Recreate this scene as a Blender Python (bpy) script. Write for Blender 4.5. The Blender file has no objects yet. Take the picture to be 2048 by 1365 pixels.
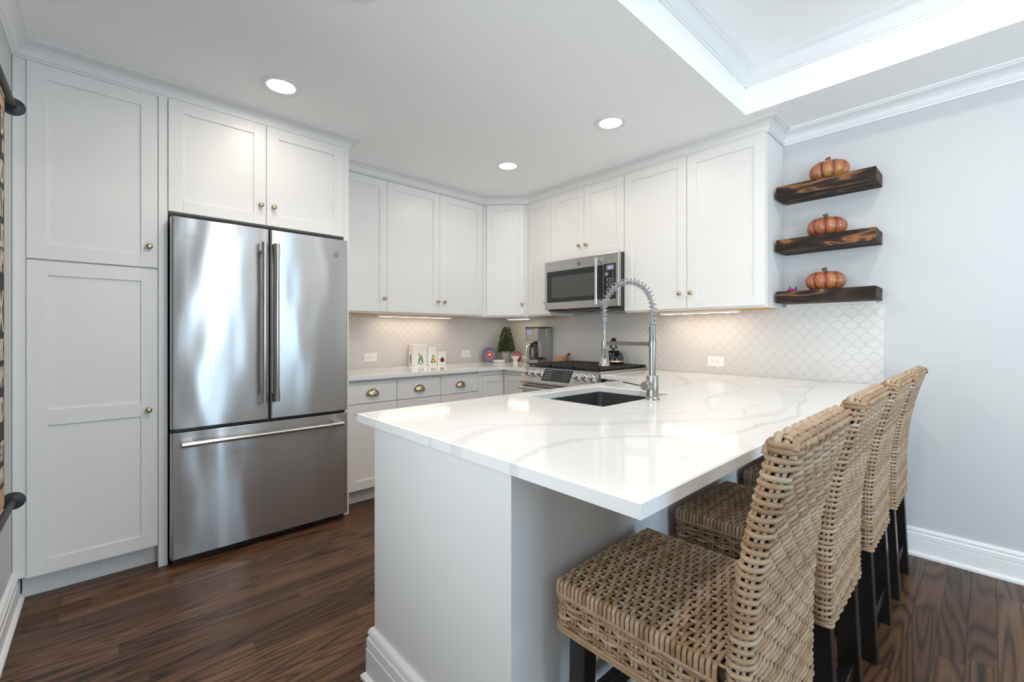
import bpy, bmesh, math, random
import numpy as np
from mathutils import Vector, Matrix
random.seed(7); RNG = np.random.default_rng(7)
S = bpy.context.scene
COL = S.collection
PI = math.pi
# ------------------------------------------------------------------ camera, world, lights, exposure
YAW = 0.8258
cam = bpy.data.cameras.new('camera'); camo = bpy.data.objects.new('camera', cam); COL.objects.link(camo)
camo.location = (3.5877, -3.2549, 1.2042)
camo.rotation_euler = (PI/2, 0, YAW)
cam.sensor_width = 36.0; cam.lens = 880.4542/2048*36.0
cam.shift_y = -(682.5-668.1575)/2048
cam.clip_start = 0.02; cam.clip_end = 100
S.camera = camo
S.view_settings.view_transform = 'Standard'; S.view_settings.look = 'None'
S.view_settings.gamma = 1.0; S.view_settings.exposure = 0.66
S.view_settings.use_curve_mapping = False
try:
    S.cycles.use_denoising = True
    S.cycles.max_bounces = 16; S.cycles.diffuse_bounces = 14; S.cycles.glossy_bounces = 5
    S.cycles.transparent_max_bounces = 12; S.cycles.sample_clamp_indirect = 6.0
except Exception: pass
W = bpy.data.worlds.new('sky'); S.world = W; W.use_nodes = True
W.node_tree.nodes['Background'].inputs[0].default_value = (0.68, 0.80, 1.0, 1)
W.node_tree.nodes['Background'].inputs[1].default_value = 0.8

def area(name, loc, rot, sx, sy, power, color, shape='RECTANGLE', spread=PI):
    l = bpy.data.lights.new(name, 'AREA'); l.shape = shape; l.size = sx
    if shape in ('RECTANGLE', 'ELLIPSE'): l.size_y = sy
    l.energy = power; l.color = color; l.spread = spread
    o = bpy.data.objects.new(name, l); COL.objects.link(o); o.location = loc; o.rotation_euler = rot
    return o
XR, YF, YB = 6.4, -3.56, 0.0            # right wall, front wall (scroll), back wall (range)
ZC, ZT = 2.505, 2.765                   # kitchen ceiling and tray ceiling
WIN = [(-2.62, -1.22)]                  # glazed patio door in the right wall
for a, b in WIN:
    area('window_daylight', (XR+0.12, (a+b)/2, 1.22), (0, PI/2, 0), 2.1, b-a, 48, (0.58, 0.78, 1.0))
FILL_WIN = [(2.05, 3.40), (4.5, 6.0)]        # unseen windows added to the front wall as fill, behind and beside the camera
area('window_daylight', (2.725, YF-0.12, 1.42), (PI/2, 0, 0), 1.35, 1.75, 13, (1.0, 0.94, 0.90))  # added light to fill the peninsula end
area('window_daylight', (5.25, YF-0.12, 1.42), (PI/2, 0, 0), 1.5, 1.75, 64, (0.96, 0.965, 1.0))  # added fill from the unseen part of the front wall
LAMPS = [(1.066, -2.578), (2.005, -0.969), (1.062, -0.968), (1.998, -2.578)]     # the kitchen's recessed lamps
TRAY_FILL = [(3.5, -1.2), (4.9, -1.2), (3.5, -2.6), (4.9, -2.6)]  # unseen downlights added over the dining side as broad fill
for i, (x, y) in enumerate(LAMPS):
    area('recessed_lamp_light', (x, y, ZC-0.012), (0, 0, 0), 0.13, 0, (1.5, 2.0, 2.6, 8.0)[i], (1.0, 0.88, 0.76), 'DISK')
for x, y in TRAY_FILL:
    area('recessed_lamp_light', (x, y, ZT-0.012), (0, 0, 0), 0.16, 0, 4.6, (1.0, 0.93, 0.86), 'DISK')

# ------------------------------------------------------------------ materials
def nodes_of(name):
    m = bpy.data.materials.new(name); m.use_nodes = True
    nt = m.node_tree; return m, nt, nt.nodes['Principled BSDF']
def setp(b, **k):
    for n, v in k.items():
        n = {'spec': 'Specular IOR Level', 'coat': 'Coat Weight', 'coat_rough': 'Coat Roughness', 'rough': 'Roughness', 'metal': 'Metallic',
             'color': 'Base Color', 'emit': 'Emission Color', 'estr': 'Emission Strength', 'trans': 'Transmission Weight', 'ior': 'IOR', 'alpha': 'Alpha'}[n]
        if n in ('Base Color', 'Emission Color'): v = (*v, 1)
        b.inputs[n].default_value = v
def N(nt, t, **k):
    n = nt.nodes.new(t)
    for a, v in k.items():
        if a.startswith('i_'):
            key = a[2:]; key = int(key) if key.isdigit() else key
            n.inputs[key].default_value = v
        else: setattr(n, a, v)
    return n
def L(nt, a, b): nt.links.new(a, b)
def plain(name, color, rough=0.5, metal=0.0, noise=0.02, nscale=30, bump=0.0, **k):
    m, nt, b = nodes_of(name); setp(b, color=color, rough=rough, metal=metal, **k)
    tc = N(nt, 'ShaderNodeTexCoord'); nz = N(nt, 'ShaderNodeTexNoise', i_Scale=nscale, i_Detail=3.0)
    L(nt, tc.outputs['Object'], nz.inputs['Vector'])
    mx = N(nt, 'ShaderNodeMix', data_type='RGBA')
    mx.inputs[6].default_value = (*[c*(1-noise) for c in color], 1); mx.inputs[7].default_value = (*[min(1, c*(1+noise)) for c in color], 1)
    L(nt, nz.outputs['Fac'], mx.inputs[0]); L(nt, mx.outputs[2], b.inputs['Base Color'])
    if bump:
        bp = N(nt, 'ShaderNodeBump', i_Strength=bump, i_Distance=0.002); L(nt, nz.outputs['Fac'], bp.inputs['Height']); L(nt, bp.outputs[0], b.inputs['Normal'])
    return m
def ramp(nt, stops):
    r = N(nt, 'ShaderNodeValToRGB'); e = r.color_ramp.elements
    while len(e) < len(stops): e.new(0.5)
    for el, (p, c) in zip(e, stops): el.position = p; el.color = (*c, 1)
    return r
M = {}
M['cab'] = plain('white_cabinet_paint', (0.77, 0.757, 0.735), 0.38, noise=0.008, nscale=14)
M['trim'] = plain('white_trim_paint', (0.84, 0.84, 0.84), 0.35, noise=0.008)
M['wall'] = plain('pale_grey_wall_paint', (0.575, 0.582, 0.588), 0.6, noise=0.012, nscale=60, bump=0.03)
M['ceil'] = plain('ceiling_paint', (0.94, 0.942, 0.945), 0.7, noise=0.008)
M['pen'] = plain('peninsula_paint', (0.72, 0.715, 0.71), 0.55, noise=0.01, nscale=60)
M['toe'] = plain('toe_kick_white', (0.74, 0.73, 0.71), 0.5)
M['rawwood'] = plain('raw_maple_underside', (0.62, 0.36, 0.13), 0.55, noise=0.15, nscale=12)
M['brass'] = plain('aged_brass', (0.50, 0.405, 0.27), 0.30, 1.0, noise=0.10, nscale=90)
M['nickel'] = plain('brushed_nickel', (0.46, 0.435, 0.40), 0.30, 1.0, noise=0.05, nscale=120)
M['chrome'] = plain('bright_steel', (0.72, 0.71, 0.69), 0.16, 1.0, noise=0.03)
M['black'] = plain('black_enamel', (0.012, 0.012, 0.013), 0.30, noise=0.2)
M['blackwood'] = plain('black_lacquer_wood', (0.012, 0.010, 0.009), 0.25, noise=0.3, nscale=20)
M['iron'] = plain('cast_iron', (0.030, 0.027, 0.026), 0.55, noise=0.3, nscale=200, bump=0.2)
M['gapdark'] = plain('dark_gap', (0.03, 0.028, 0.026), 0.6)
M['greyplastic'] = plain('grey_plastic', (0.16, 0.16, 0.165), 0.45)
M['hose'] = plain('grey_rubber_hose', (0.27, 0.31, 0.36), 0.45, noise=0.05)
M['plastic'] = plain('white_plastic', (0.86, 0.85, 0.83), 0.35)
M['slot'] = plain('dark_slot', (0.05, 0.05, 0.05), 0.6)
M['enamelwhite'] = plain('white_enamel', (0.85, 0.845, 0.83), 0.22)
M['ceramic'] = plain('white_ceramic', (0.80, 0.76, 0.70), 0.2)
M['pot'] = plain('grey_pot', (0.45, 0.43, 0.40), 0.7, noise=0.2)
M['leaf'] = plain('evergreen_leaf', (0.030, 0.052, 0.012), 0.6, noise=0.6, nscale=80)
M['leaflight'] = plain('yellow_green_leaf', (0.30, 0.32, 0.06), 0.6, noise=0.3)
M['red'] = plain('red_glaze', (0.42, 0.02, 0.018), 0.3, noise=0.2)
M['green'] = plain('green_glaze', (0.10, 0.25, 0.06), 0.35, noise=0.3)
M['yellow'] = plain('yellow_glaze', (0.75, 0.52, 0.08), 0.35, noise=0.2)
M['teal'] = plain('teal_glaze', (0.06, 0.32, 0.28), 0.3)
M['blue'] = plain('deep_blue_glaze', (0.02, 0.05, 0.20), 0.3)
M['purple'] = plain('purple_glaze', (0.13, 0.05, 0.28), 0.3)
M['orange'] = plain('orange_glaze', (0.62, 0.18, 0.03), 0.3)
M['magenta'] = plain('magenta_clay', (0.36, 0.03, 0.17), 0.5)
M['navy'] = plain('navy_clay', (0.02, 0.03, 0.09), 0.5)
M['peach'] = plain('peach_clay', (0.62, 0.30, 0.18), 0.5)
M['olive'] = plain('olive_wood', (0.50, 0.27, 0.10), 0.45, noise=0.3, nscale=25)
M['olivedark'] = plain('dark_olive_wood', (0.22, 0.09, 0.035), 0.45, noise=0.3, nscale=25)
M['stem'] = plain('pumpkin_stem', (0.12, 0.09, 0.05), 0.7, noise=0.4, nscale=60)
M['kettle'] = plain('black_kettle_enamel', (0.010, 0.011, 0.014), 0.08, noise=0.1)
M['copper'] = plain('copper_band', (0.62, 0.42, 0.28), 0.25, 1.0)
M['canvas'] = plain('black_canvas', (0.035, 0.028, 0.030), 0.8, noise=0.5, nscale=40)
M['cream'] = plain('cream_print', (0.66, 0.58, 0.47), 0.8, noise=0.15, nscale=50)
M['tan'] = plain('tan_canvas_hem', (0.55, 0.34, 0.19), 0.8, noise=0.2)
M['tubeblack'] = plain('black_metal_rod', (0.03, 0.03, 0.035), 0.45)
M['label'] = plain('pale_print', (0.42, 0.42, 0.41), 0.5)
M['labeldark'] = plain('grey_print', (0.22, 0.21, 0.20), 0.5)

def emit(name, color, strength):
    m, nt, b = nodes_of(name); setp(b, color=(0.02, 0.02, 0.02), emit=color, estr=strength); return m
M['lamp'] = emit('lamp_diffuser', (1.0, 0.96, 0.90), 4.0)
M['barlens'] = emit('light_bar_lens', (1.0, 0.86, 0.68), 1.6)
M['led'] = emit('led_chips', (1.0, 0.86, 0.66), 14.0)
M['lcd'] = emit('blue_lcd', (0.10, 0.16, 0.9), 0.9)
M['lcdtext'] = emit('display_digits', (0.45, 0.55, 1.0), 1.2)

def glass(name, tint=(0.9, 0.95, 0.95), refl=0.12):
    m = bpy.data.materials.new(name); m.use_nodes = True; nt = m.node_tree; nt.nodes.remove(nt.nodes['Principled BSDF'])
    t = N(nt, 'ShaderNodeBsdfTransparent'); t.inputs[0].default_value = (*tint, 1); g = N(nt, 'ShaderNodeBsdfGlossy'); g.inputs['Roughness'].default_value = 0.02
    f = N(nt, 'ShaderNodeFresnel', i_IOR=1.45); mx = N(nt, 'ShaderNodeMixShader')
    L(nt, f.outputs[0], mx.inputs[0]); L(nt, t.outputs[0], mx.inputs[1]); L(nt, g.outputs[0], mx.inputs[2])
    L(nt, mx.outputs[0], nt.nodes['Material Output'].inputs[0]); return m
M['glass'] = glass('clear_window_glass')
M['carafe'] = glass('carafe_glass', (0.80, 0.84, 0.86))
M['darkglass'] = plain('smoked_glass', (0.020, 0.020, 0.022), 0.06, noise=0.1)
M['meshglass'] = plain('dark_screen_glass', (0.075, 0.073, 0.071), 0.12, noise=0.05)

def steel(name, color=(0.50, 0.49, 0.475), rough=0.24, wavy=0.0, axis='H', aniso=0.0):
    m, nt, b = nodes_of(name); setp(b, color=color, rough=rough, metal=1.0)
    if aniso:
        tg = N(nt, 'ShaderNodeTangent', direction_type='RADIAL', axis='Z'); L(nt, tg.outputs[0], b.inputs['Tangent']); b.inputs['Anisotropic'].default_value = aniso; b.inputs['Anisotropic Rotation'].default_value = 0.25
    tc = N(nt, 'ShaderNodeTexCoord'); mp = N(nt, 'ShaderNodeMapping')
    mp.inputs['Scale'].default_value = (6, 6, 420) if axis == 'H' else (420, 420, 6)
    nz = N(nt, 'ShaderNodeTexNoise', i_Scale=1.0, i_Detail=2.0)
    L(nt, tc.outputs['Object'], mp.inputs['Vector']); L(nt, mp.outputs[0], nz.inputs['Vector'])
    r = N(nt, 'ShaderNodeMapRange', i_3=rough-(.004 if wavy else .05), i_4=rough+(.004 if wavy else .09)); L(nt, nz.outputs['Fac'], r.inputs[0]); L(nt, r.outputs[0], b.inputs['Roughness'])
    bp = N(nt, 'ShaderNodeBump', i_Strength=0.01 if wavy else 0.05, i_Distance=0.0006); L(nt, nz.outputs['Fac'], bp.inputs['Height'])
    if wavy:                            # sheet metal is never quite flat: slow ripples
        m2 = N(nt, 'ShaderNodeMapping'); m2.inputs['Scale'].default_value = (1, 3.4, 1.1)
        n2 = N(nt, 'ShaderNodeTexNoise', i_Scale=1.5, i_Detail=1.0); L(nt, tc.outputs['Object'], m2.inputs['Vector']); L(nt, m2.outputs[0], n2.inputs['Vector'])
        b2 = N(nt, 'ShaderNodeBump', i_Strength=wavy, i_Distance=0.02); L(nt, n2.outputs['Fac'], b2.inputs['Height'])
        L(nt, b2.outputs[0], b.inputs['Normal'])
    else: L(nt, bp.outputs[0], b.inputs['Normal'])
    return m
M['steel'] = steel('brushed_stainless', wavy=0.0)
M['fridge'] = steel('refrigerator_stainless', (0.52, 0.515, 0.51), 0.30, wavy=0.55, aniso=0.85)
M['handle'] = steel('handle_steel', (0.62, 0.60, 0.57), 0.20, axis='V')
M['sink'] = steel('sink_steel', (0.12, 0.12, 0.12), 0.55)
M['darksteel'] = steel('dark_steel', (0.16, 0.155, 0.15), 0.35)

# oak floor: colour from a per-board value plus stretched grain
def floor_mat():
    m, nt, b = nodes_of('stained_oak_boards'); setp(b, rough=0.34, spec=0.22, coat=0.10, coat_rough=0.15)
    at = N(nt, 'ShaderNodeAttribute', attribute_name='board'); tc = N(nt, 'ShaderNodeTexCoord')
    off = N(nt, 'ShaderNodeVectorMath', operation='SCALE'); L(nt, at.outputs['Vector'], off.inputs[0]); off.inputs['Scale'].default_value = 37.0
    ad = N(nt, 'ShaderNodeVectorMath', operation='ADD'); L(nt, tc.outputs['Object'], ad.inputs[0]); L(nt, off.outputs[0], ad.inputs[1])
    mp = N(nt, 'ShaderNodeMapping'); mp.inputs['Scale'].default_value = (1.0, 0.085, 1.0); L(nt, ad.outputs[0], mp.inputs['Vector'])
    wv = N(nt, 'ShaderNodeTexNoise', i_Scale=6.0, i_Detail=1.2, i_Distortion=0.3); L(nt, mp.outputs[0], wv.inputs['Vector'])
    ml = N(nt, 'ShaderNodeMath', operation='MULTIPLY', i_1=42.0); L(nt, wv.outputs['Fac'], ml.inputs[0])
    fr = N(nt, 'ShaderNodeMath', operation='PINGPONG', i_1=1.0); L(nt, ml.outputs[0], fr.inputs[0])
    fine = N(nt, 'ShaderNodeTexNoise', i_Scale=160.0, i_Detail=2.0)
    mpf = N(nt, 'ShaderNodeMapping'); mpf.inputs['Scale'].default_value = (1.0, 0.02, 1.0); L(nt, ad.outputs[0], mpf.inputs['Vector']); L(nt, mpf.outputs[0], fine.inputs['Vector'])
    pw = N(nt, 'ShaderNodeMath', operation='POWER', i_1=0.55); L(nt, fr.outputs[0], pw.inputs[0]); fr = pw
    a1 = N(nt, 'ShaderNodeMath', operation='MULTIPLY', i_1=0.60); L(nt, fr.outputs[0], a1.inputs[0])
    a2 = N(nt, 'ShaderNodeMath', operation='MULTIPLY_ADD', i_1=0.5); L(nt, fine.outputs['Fac'], a2.inputs[0]); L(nt, a1.outputs[0], a2.inputs[2])
    r = ramp(nt, [(0.22, (0.022, 0.012, 0.008)), (0.46, (0.066, 0.032, 0.018)), (0.68, (0.118, 0.058, 0.030)), (0.98, (0.175, 0.088, 0.045))])
    L(nt, a2.outputs[0], r.inputs[0])
    mx = N(nt, 'ShaderNodeMix', data_type='RGBA', blend_type='MULTIPLY'); mx.inputs[0].default_value = 1.0
    sp = N(nt, 'ShaderNodeSeparateXYZ'); L(nt, at.outputs['Vector'], sp.inputs[0])
    mr = N(nt, 'ShaderNodeMapRange', i_3=0.62, i_4=1.25); L(nt, sp.outputs['X'], mr.inputs[0]); L(nt, r.outputs[0], mx.inputs[6]); L(nt, mr.outputs[0], mx.inputs[7])
    L(nt, mx.outputs[2], b.inputs['Base Color'])
    bp = N(nt, 'ShaderNodeBump', i_Strength=0.12, i_Distance=0.0012); L(nt, a2.outputs[0], bp.inputs['Height']); L(nt, bp.outputs[0], b.inputs['Normal'])
    return m
M['floor'] = floor_mat()
def quartz_mat():
    m, nt, b = nodes_of('veined_white_quartz'); setp(b, rough=0.09, spec=0.45)
    at = N(nt, 'ShaderNodeAttribute', attribute_name='vein'); tc = N(nt, 'ShaderNodeTexCoord')
    nz = N(nt, 'ShaderNodeTexNoise', i_Scale=70.0, i_Detail=5.0); L(nt, tc.outputs['Object'], nz.inputs['Vector'])
    mr = N(nt, 'ShaderNodeMapRange', i_1=0.3, i_2=0.7, i_3=0.55, i_4=1.25); L(nt, nz.outputs['Fac'], mr.inputs[0])
    mu = N(nt, 'ShaderNodeMath', operation='MULTIPLY', use_clamp=True); L(nt, at.outputs['Fac'], mu.inputs[0]); L(nt, mr.outputs[0], mu.inputs[1])
    mx = N(nt, 'ShaderNodeMix', data_type='RGBA'); mx.inputs[6].default_value = (0.80, 0.795, 0.785, 1); mx.inputs[7].default_value = (0.22, 0.212, 0.20, 1)
    L(nt, mu.outputs[0], mx.inputs[0]); L(nt, mx.outputs[2], b.inputs['Base Color']); return m
M['quartz'] = quartz_mat()
def tile_mat(axis):
    m, nt, b = nodes_of('arabesque_tile_'+axis); setp(b, rough=0.22)
    tc = N(nt, 'ShaderNodeTexCoord'); sp = N(nt, 'ShaderNodeSeparateXYZ'); L(nt, tc.outputs['Object'], sp.inputs[0])
    def cosn(out, k):
        a = N(nt, 'ShaderNodeMath', operation='MULTIPLY', i_1=2*PI/k); L(nt, out, a.inputs[0]); c = N(nt, 'ShaderNodeMath', operation='COSINE'); L(nt, a.outputs[0], c.inputs[0]); return c.outputs[0]
    cx = cosn(sp.outputs[axis], 0.070); cz = cosn(sp.outputs['Z'], 0.076)
    c3 = N(nt, 'ShaderNodeMath', operation='POWER', i_1=3.0); L(nt, cx, c3.inputs[0])
    s1 = N(nt, 'ShaderNodeMath', operation='MULTIPLY_ADD', i_1=-0.20); L(nt, c3.outputs[0], s1.inputs[0]); L(nt, cx, s1.inputs[2])
    s2 = N(nt, 'ShaderNodeMath', operation='ADD'); L(nt, s1.outputs[0], s2.inputs[0]); L(nt, cz, s2.inputs[1])
    ab = N(nt, 'ShaderNodeMath', operation='ABSOLUTE'); L(nt, s2.outputs[0], ab.inputs[0])
    mr = N(nt, 'ShaderNodeMapRange', interpolation_type='SMOOTHSTEP', i_1=0.05, i_2=0.26); L(nt, ab.outputs[0], mr.inputs[0])
    rr = ramp(nt, [(0.0, (0.60, 0.58, 0.55)), (1.0, (0.66, 0.645, 0.62))]); L(nt, mr.outputs[0], rr.inputs[0]); L(nt, rr.outputs[0], b.inputs['Base Color'])
    bp = N(nt, 'ShaderNodeBump', i_Strength=0.38, i_Distance=0.003); L(nt, mr.outputs[0], bp.inputs['Height']); L(nt, bp.outputs[0], b.inputs['Normal'])
    return m
M['tileX'] = tile_mat('X'); M['tileY'] = tile_mat('Y')
def shelf_mat():
    m, nt, b = nodes_of('burnt_pine'); setp(b, rough=0.6, spec=0.2)
    tc = N(nt, 'ShaderNodeTexCoord'); oi = N(nt, 'ShaderNodeObjectInfo')
    sc = N(nt, 'ShaderNodeMath', operation='MULTIPLY', i_1=9.0); L(nt, oi.outputs['Random'], sc.inputs[0])
    ad = N(nt, 'ShaderNodeVectorMath', operation='ADD'); L(nt, tc.outputs['Object'], ad.inputs[0]); L(nt, sc.outputs[0], ad.inputs[1])
    mp = N(nt, 'ShaderNodeMapping'); mp.inputs['Scale'].default_value = (0.16, 1, 1); L(nt, ad.outputs[0], mp.inputs['Vector'])
    nz = N(nt, 'ShaderNodeTexNoise', i_Scale=13.0, i_Detail=2.0, i_Distortion=0.8); L(nt, mp.outputs[0], nz.inputs['Vector'])
    ml = N(nt, 'ShaderNodeMath', operation='MULTIPLY', i_1=7.0); L(nt, nz.outputs['Fac'], ml.inputs[0]); pp = N(nt, 'ShaderNodeMath', operation='PINGPONG', i_1=1.0); L(nt, ml.outputs[0], pp.inputs[0])
    r = ramp(nt, [(0.0, (0.016, 0.010, 0.008)), (0.50, (0.036, 0.023, 0.018)), (0.78, (0.060, 0.036, 0.025)), (0.90, (0.20, 0.088, 0.032)), (1.0, (0.28, 0.125, 0.045))])
    L(nt, pp.outputs[0], r.inputs[0]); L(nt, r.outputs[0], b.inputs['Base Color']); return m
M['shelf'] = shelf_mat()
def pumpkin_mat():
    m, nt, b = nodes_of('glazed_pumpkin'); setp(b, rough=0.28, coat=0.3)
    tc = N(nt, 'ShaderNodeTexCoord'); nz = N(nt, 'ShaderNodeTexNoise', i_Scale=14.0, i_Detail=4.0); L(nt, tc.outputs['Object'], nz.inputs['Vector'])
    at = N(nt, 'ShaderNodeAttribute', attribute_name='tone')
    a = N(nt, 'ShaderNodeMath', operation='MULTIPLY_ADD', i_1=0.55, i_2=-0.25); L(nt, nz.outputs['Fac'], a.inputs[0])
    s = N(nt, 'ShaderNodeMath', operation='ADD'); L(nt, a.outputs[0], s.inputs[0]); L(nt, at.outputs['Fac'], s.inputs[1])
    r = ramp(nt, [(0.0, (0.030, 0.014, 0.010)), (0.25, (0.20, 0.050, 0.024)), (0.55, (0.36, 0.105, 0.045)), (0.85, (0.42, 0.20, 0.055)), (1.0, (0.38, 0.28, 0.05))])
    L(nt, s.outputs[0], r.inputs[0]); L(nt, r.outputs[0], b.inputs['Base Color']); return m
M['pumpkin'] = pumpkin_mat()
def wicker_mat():
    m, nt, b = nodes_of('woven_rattan'); setp(b, rough=0.5, spec=0.35)
    at = N(nt, 'ShaderNodeAttribute', attribute_name='tone'); tc = N(nt, 'ShaderNodeTexCoord'); oi = N(nt, 'ShaderNodeObjectInfo')
    nz = N(nt, 'ShaderNodeTexNoise', i_Scale=28.0, i_Detail=3.0); L(nt, tc.outputs['Object'], nz.inputs['Vector'])
    a = N(nt, 'ShaderNodeMath', operation='MULTIPLY_ADD', i_1=0.7, i_2=-0.35); L(nt, nz.outputs['Fac'], a.inputs[0])
    s = N(nt, 'ShaderNodeMath', operation='ADD'); L(nt, a.outputs[0], s.inputs[0]); L(nt, at.outputs['Fac'], s.inputs[1])
    r = ramp(nt, [(0.0, (0.16, 0.085, 0.040)), (0.25, (0.25, 0.145, 0.075)), (0.5, (0.36, 0.235, 0.138)), (0.75, (0.44, 0.325, 0.215)), (1.0, (0.46, 0.40, 0.34))])
    L(nt, s.outputs[0], r.inputs[0]); L(nt, r.outputs[0], b.inputs['Base Color']); return m
M['wicker'] = wicker_mat()
M['wickerdark'] = plain('rattan_core', (0.055, 0.035, 0.020), 0.8, noise=0.3)  # dark colour stands in for the shade between strands

# ------------------------------------------------------------------ object helpers (all geometry is written in world coordinates)
def base_of(o):
    v = Vector((0, 0, 0))
    while o is not None: v += o.location; o = o.parent
    return v
def tagit(o, label=None, cat=None, group=None, kind=None):
    if label: o['label'] = label
    if cat: o['category'] = cat
    if group: o['group'] = group
    if kind: o['kind'] = kind
    return o
def thing(name, loc, label, cat, group=None):
    o = bpy.data.objects.new(name, None); COL.objects.link(o); o.location = loc; o.empty_display_size = 0.05
    return tagit(o, label, cat, group)
def mesh_obj(name, me, mats, parent=None, loc=None, bevel=0.0, smooth=False, label=None):
    o = bpy.data.objects.new(name, me); COL.objects.link(o)
    for mm in (mats if isinstance(mats, (list, tuple)) else [mats]): me.materials.append(mm)
    if parent is not None:
        o.parent = parent; me.transform(Matrix.Translation(-base_of(parent)))
    elif loc is not None:
        o.location = loc; me.transform(Matrix.Translation(-Vector(loc)))
    if smooth:
        me.polygons.foreach_set('use_smooth', [True]*len(me.polygons))
    if bevel:
        md = o.modifiers.new('bevel', 'BEVEL'); md.width = bevel; md.segments = 2; md.limit_method = 'ANGLE'; md.angle_limit = 0.6
    if label: o['label'] = label
    return o
def obj(name, bm, mats, parent=None, loc=None, bevel=0.0, smooth=False, label=None):
    bmesh.ops.recalc_face_normals(bm, faces=bm.faces)
    me = bpy.data.meshes.new(name); bm.to_mesh(me); bm.free()
    o = mesh_obj(name, me, mats, parent, loc, bevel, False, label)
    if smooth:                                          # smooth, but keep sharp edges sharp
        me.polygons.foreach_set('use_smooth', [True]*len(me.polygons))
        try: me.set_sharp_from_angle(angle=0.7)
        except Exception: pass
    return o
def B(): return bmesh.new()
def box(bm, x0, x1, y0, y1, z0, z1, mi=0):
    v = [bm.verts.new((x, y, z)) for z in (z0, z1) for y in (y0, y1) for x in (x0, x1)]
    for f in ((0, 2, 3, 1), (4, 5, 7, 6), (0, 1, 5, 4), (2, 6, 7, 3), (0, 4, 6, 2), (1, 3, 7, 5)):
        fc = bm.faces.new([v[i] for i in f]); fc.material_index = mi
    return bm
def frame_of(axis):
    a = Vector(axis).normalized(); t = Vector((0, 0, 1)) if abs(a.z) < 0.9 else Vector((1, 0, 0))
    u = a.cross(t).normalized(); return a, u, a.cross(u)
def lathe(bm, o, axis, prof, n=24, mi=0, caps=True):
    """prof: (radius, distance along axis)"""
    o = Vector(o); a, u, w = frame_of(axis); rings = []
    for r, t in prof:
        rings.append([bm.verts.new(o + a*t + (u*math.cos(2*PI*i/n) + w*math.sin(2*PI*i/n))*max(r, 1e-5)) for i in range(n)])
    for p, q in zip(rings, rings[1:]):
        for i in range(n):
            f = bm.faces.new((p[i], p[(i+1) % n], q[(i+1) % n], q[i])); f.material_index = mi
    if caps:
        for rg in (rings[0], rings[-1]):
            f = bm.faces.new(rg); f.material_index = mi
    return bm
def cyl(bm, p, q, r, n=16, mi=0, r2=None):
    p = Vector(p); q = Vector(q); return lathe(bm, p, q-p, [(r, 0), (r if r2 is None else r2, (q-p).length)], n, mi)
def tube(bm, pts, r, n=8, mi=0, closed=False):
    pts = [Vector(p) for p in pts]; rings = []; up = None
    for i, p in enumerate(pts):
        a = pts[i-1] if (i or closed) else p; c = pts[(i+1) % len(pts)] if (i < len(pts)-1 or closed) else p
        t = (c-a).normalized()
        if up is None: up = t.orthogonal().normalized()
        up = (up - t*up.dot(t)).normalized(); w = t.cross(up); rr = r[i] if isinstance(r, (list, tuple)) else r
        rings.append([bm.verts.new(p + (up*math.cos(2*PI*k/n) + w*math.sin(2*PI*k/n))*rr) for k in range(n)])
    prs = list(zip(rings, rings[1:])) + ([(rings[-1], rings[0])] if closed else [])
    for p, q in prs:
        for i in range(n):
            f = bm.faces.new((p[i], p[(i+1) % n], q[(i+1) % n], q[i])); f.material_index = mi
    if not closed:
        for rg in (rings[0], rings[-1]): bm.faces.new(rg).material_index = mi
    return bm
def prism(bm, poly, d, mi=0):
    """poly: 3-D points of a planar outline; d: extrusion vector"""
    d = Vector(d); a = [bm.verts.new(p) for p in poly]; b = [bm.verts.new(Vector(p)+d) for p in poly]; n = len(a)
    bm.faces.new(a).material_index = mi; bm.faces.new(b[::-1]).material_index = mi
    for i in range(n): bm.faces.new((a[i], a[(i+1) % n], b[(i+1) % n], b[i])).material_index = mi
    return bm
def rrect(x0, x1, y0, y1, r, n=5):
    out = []
    for cx, cy, a in ((x1-r, y1-r, 0), (x0+r, y1-r, PI/2), (x0+r, y0+r, PI), (x1-r, y0+r, 1.5*PI)):
        out += [(cx+r*math.cos(a+PI/2*i/n), cy+r*math.sin(a+PI/2*i/n)) for i in range(n+1)]
    return out
def moulding(bm, path, prof, mi=0):
    """path: list of (x, y) with the room on the LEFT of travel; prof: closed list of (offset into room, z)"""
    P = [Vector((x, y)) for x, y in path]; n = len(P); rings = []
    for i in range(n):
        d0 = (P[i]-P[i-1]).normalized() if i else (P[1]-P[0]).normalized(); d1 = (P[i+1]-P[i]).normalized() if i < n-1 else d0
        n0 = Vector((-d0.y, d0.x)); n1 = Vector((-d1.y, d1.x)); m = n0+n1; m = m/(1+n0.dot(n1))
        rings.append([bm.verts.new((P[i].x+m.x*o, P[i].y+m.y*o, z)) for o, z in prof])
    k = len(prof)
    for p, q in zip(rings, rings[1:]):
        for i in range(k): bm.faces.new((p[i], p[(i+1) % k], q[(i+1) % k], q[i])).material_index = mi
    bm.faces.new(rings[0]); bm.faces.new(rings[-1][::-1]); return bm
FONT = bpy.data.fonts.load('<builtin>') if False else None
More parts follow.
